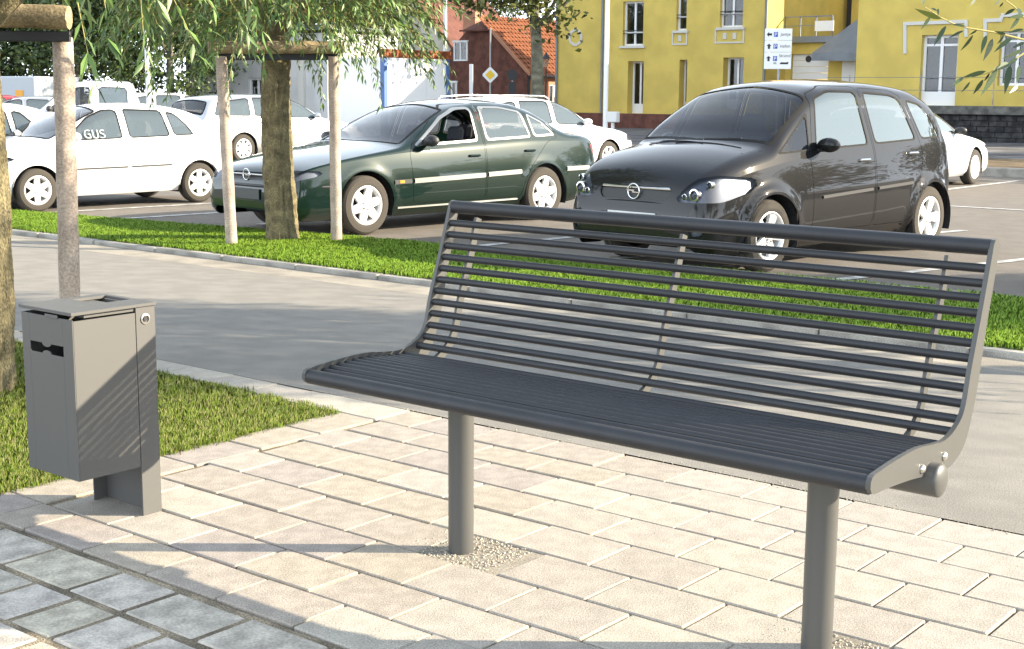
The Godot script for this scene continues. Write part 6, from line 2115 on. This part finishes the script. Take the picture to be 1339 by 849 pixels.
func build_trees() -> void:
	M.twig = flat(lin(0.34, 0.29, 0.09), 0.7)
	M.bark2 = grain(lin(0.34, 0.32, 0.22), 0.6, 1.0, 1.2, 0.5, 0.95, 0.6, 91, 0.3)
	M.bar_wood = grain(lin(0.58, 0.45, 0.25), 0.6, 1.0, 1.5, 1.2, 0.8, 0.3, 92, 0.3)
	# willow on the lawn strip
	var crown := willow_crown(5, 1500, 1.45, 2.15, 4.3, 0.10)
	var lawn := func(x: float, y: float) -> Vector3:
		var q := px(x, y, 1.0) - Vector3(0, EYE, 0)
		return Vector3(0, EYE, 0) + q * ((-0.135 - EYE) / q.y)
	var b: Vector3 = lawn.call(368, 313)
	var topp := px(360, 60, 13.7)
	add_willow("willow_tree", "young willow with rough furrowed trunk between two stakes on the lawn strip", b, Vector3(topp.x - b.x, 0, topp.z - b.z), 0.155, 2.15, crown, 0.6, 3)
	var s1: Vector3 = lawn.call(303, 320)
	var s2: Vector3 = lawn.call(440, 315)
	var d1 := 13.25
	var d2 := 13.6
	var ta := px(289, 74, d1)
	var tb := px(436, 74, d2)
	var ca := px(272, 62, d1 - 0.05)
	var cb := px(449, 62, d2 - 0.05)
	stake_frame("stake_frame", "pale timber stakes with a cross bar round the willow on the lawn strip", [[Vector3(s1.x, -0.2, s1.z), ta], [Vector3(s2.x, -0.2, s2.z), tb]], [[ca, cb, 0.062]], 0.056, [[px(283, 74, d1 + 0.02), px(442, 74, d2 + 0.02), 0.07]])
	# willow beside the bin, its stem at the left edge
	var near_crown := willow_crown(8, 440, 1.4, 2.08, 3.6, 0.10)
	b = on_ground(-18, 508)
	b.y = -0.012
	topp = px(-26, 180, 6.3)
	add_willow("willow_tree", "willow with mossy stem in the near lawn behind the bin", b, Vector3(topp.x - b.x, 0, topp.z - b.z), 0.115, 1.85, near_crown, 2.2, 7, 2.6)
	var n1 := px(93, 470, 6.75)
	var n2 := px(-150, 470, 6.75)
	stake_frame("stake_frame", "pale timber stakes with a thick cross bar behind the litter bin", [[Vector3(n1.x, -0.03, n1.z), px(82, 50, 6.75)], [Vector3(n2.x, -0.03, n2.z), px(-160, 50, 6.75)]], [[px(-190, 14, 6.65), px(90, 23, 6.65), 0.058]], 0.05, [[px(-175, 45, 6.68), px(92, 48, 6.68), 0.05]])
	# willow standing on the lawn strip past the right edge: it shades the path
	var o3 := add_willow("willow_tree", "willow on the lawn strip outside the view, shading the path", Vector3(-0.5, -0.16, -9.5), Vector3(0.05, 0, 0), 0.15, 2.1, crown, 3.9, 11)
	add_willow("willow_tree", "willow on the car park outside the view, shading the lawn", Vector3(2.6, -0.19, -15.4), Vector3(-0.05, 0, 0.05), 0.15, 2.1, crown, 5.1, 12)
	# willow by the bench: one long branch reaches into view
	var o4 := add_willow("willow_tree", "willow by the bench whose leafy branch hangs before the yellow house", Vector3(3.7, 0, -2.5), Vector3(0.0, 0, 0.1), 0.11, 1.9, near_crown, 0.4, 15, 2.6)
	var k := -o4.position
	var zp := func(x: float, y: float, d: float) -> Vector3: return px(1180.0 + x / 6.53, y / 6.53, d)
	var D := 4.3
	for tw in [[[190, 60], [330, 150], [430, 200], [560, 240], [780, 275], [880, 300], [1060, 345], [1300, 380]], [[500, 680], [740, 622], [900, 545], [1038, 455], [1150, 400], [1300, 380]], [[880, 0], [960, 60], [1038, 150], [1180, 290], [1300, 380]]]:
		var pts := []
		var rads := []
		for i in tw.size(): pts.append(zp.call(tw[i][0], tw[i][1], D + 0.02 * i) + k); rads.append(0.0016 + 0.0004 * i)
		var mb := MB.new()
		mb.tube(pts, rads, 6, false)
		part("twig", mb, M.twig, o4)
	var j0: Vector3 = zp.call(1300, 380, D + 0.12)
	var lp := []
	var lr := []
	for i in 12:
		var s := i / 11.0
		lp.append((Vector3(3.7, 1.75, -2.4).lerp(j0, s) + Vector3(0, sin(s * PI) * 0.35, 0)) + k); lr.append(lerpf(0.04, 0.004, s))
	var mbb := MB.new()
	mbb.tube(lp, lr, 8, false)
	part("branch", mbb, M.bark, o4)
	var lset := [[330, 160, 110, 82], [240, 140, 165, 250], [375, 220, 270, 385], [430, 212, 560, 220], [525, 262, 390, 322], [605, 298, 505, 440], [720, 300, 672, 452], [772, 328, 702, 518], [965, 75, 858, 132], [832, 0, 793, 42], [622, -5, 588, 42], [940, 322, 788, 432], [1040, 130, 918, 152], [1000, 150, 928, 246], [1045, 358, 938, 412], [1032, 420, 868, 502], [715, 608, 510, 664], [522, 662, 428, 728], [692, 678, 606, 812], [812, 570, 686, 822], [905, 540, 800, 592], [985, 498, 888, 560], [925, 555, 876, 792], [578, 698, 510, 792], [988, 728, 928, 792], [305, 72, 308, 132], [185, -8, 180, 34], [885, 292, 788, 268], [990, 68, 1012, 132], [1040, 250, 900, 275], [870, 300, 815, 380], [640, 255, 575, 300], [745, 625, 700, 700], [860, 20, 830, 70], [250, 70, 300, 90], [1000, 560, 985, 700]]
	var fresh := [Color(0.035, 0.06, 0.02), Color(0.045, 0.075, 0.022), Color(0.03, 0.05, 0.02), Color(0.12, 0.15, 0.02)]
	var mats := []
	for c in fresh:
		var m := flat(c.linear_to_srgb(), 0.4)
		m.backlight = Color(0.2, 0.24, 0.06)
		mats.append(m)
	var rr := RandomNumberGenerator.new()
	rr.seed = 77
	for i in lset.size():
		var e: Array = lset[i]
		var p: Vector3 = zp.call(e[0], e[1], D + rr.randf_range(-0.02, 0.03))
		var q: Vector3 = zp.call(e[2], e[3], D + rr.randf_range(-0.05, 0.05))
		var ax := q - p
		var ln := ax.length()
		var dir := ax / ln
		var sd_v := (dir.cross(cam_basis.z).normalized() + cam_basis.z * rr.randf_range(-0.7, 0.7)).normalized()
		var nn := sd_v.cross(dir).normalized()
		var w := ln * rr.randf_range(0.10, 0.14)
		var mb := MB.new()
		var prev := []
		for s in 9:
			var t := s / 8.0
			var ww := w * sin(PI * pow(t, 0.8)) * (1.0 - 0.25 * t) + 0.0003
			var c := p + dir * ln * t - nn * ln * 0.10 * t * t + k
			var row := [c - sd_v * ww + nn * ww * 0.3, c, c + sd_v * ww + nn * ww * 0.3]
			if prev.size():
				for h in 2: mb.quadn(prev[h], prev[h + 1], row[h + 1], row[h], nn, nn, nn, nn)
			prev = row
		part("leaf", mb, mats[3] if i == 0 else mats[rr.randi() % 3], o4)
	# street tree before the brick house
	var lime := [Color(0.10, 0.115, 0.02), Color(0.075, 0.095, 0.02), Color(0.13, 0.125, 0.03), Color(0.055, 0.07, 0.016)]
	b = px(702, 150, 46.0); b.y = -0.07
	var lt := px(694, 30, 46.0) - px(702, 150, 46.0)
	broadleaf("street_tree", "street tree with pale trunk before the orange roof", b, 8.0, 2.7, 2.2, 5.7, lime, 8000, 0.21, 31, "street trees", 0.24, Vector3(lt.x, 0, lt.z))
	# dark trees behind the car park on the left
	var deep := [Color(0.045, 0.075, 0.02), Color(0.06, 0.095, 0.022), Color(0.035, 0.055, 0.018), Color(0.09, 0.12, 0.03)]
	var i := 0
	var names := ["dark round tree behind the grey lorry body", "dark tree behind the white pickup's cab", "leafy dark tree behind the pickup's load bed", "dark tree beside the slim pale lamp post", "tall tree rising over the white flat-roofed building's end", "dark tree half hidden by the near willow stem", "tree behind the flat roof, seen through willow leaves", "leafy tree behind the white building with the site container", "tall tree behind the site cabin with blue posts", "tree crown above the pale gabled house", "tree crown above the brick house's chimney"]
	for e in [[55, 58.0, 3.4, 3.3, 4.3], [105, 53.0, 3.0, 3.0, 4.2], [165, 56.0, 3.2, 3.4, 4.6], [225, 52.0, 2.8, 3.2, 4.4], [275, 58.0, 3.0, 3.0, 5.4], [0, 55.0, 2.8, 2.8, 4.4], [330, 60.0, 3.2, 3.4, 6.2], [410, 62.0, 3.4, 3.2, 7.0], [480, 66.0, 3.2, 3.2, 7.6], [560, 80.0, 3.6, 3.4, 7.4], [620, 84.0, 3.8, 3.6, 7.6]]:
		b = px(e[0], 150, e[1]); b.y = -0.07
		broadleaf("background_tree", names[i], b, 8.0, e[2], e[3], e[4], deep, 11000, 0.18, 50 + i, "trees behind the car park", 0.17)
		i += 1
	# trees across the road to the right of the view, mirrored in the car flanks
	for e in [[-1.0, -41.0, 3.6], [5.5, -37.0, 3.9], [11.0, -44.0, 4.2], [15.0, -34.0, 3.6], [22.0, -40.0, 4.2], [29.0, -27.0, 3.8], [33.0, -15.0, 4.0], [3.0, -50.0, 4.2]]:
		broadleaf("roadside_tree", "leafy tree past the right of the view, mirrored in the cars", Vector3(e[0], -0.2, e[1]), 7.0, e[2], e[2] * 0.85, e[2] * 1.05, deep, 3500, 0.36, 90 + i, "trees past the right of the view", 0.2)
		i += 1
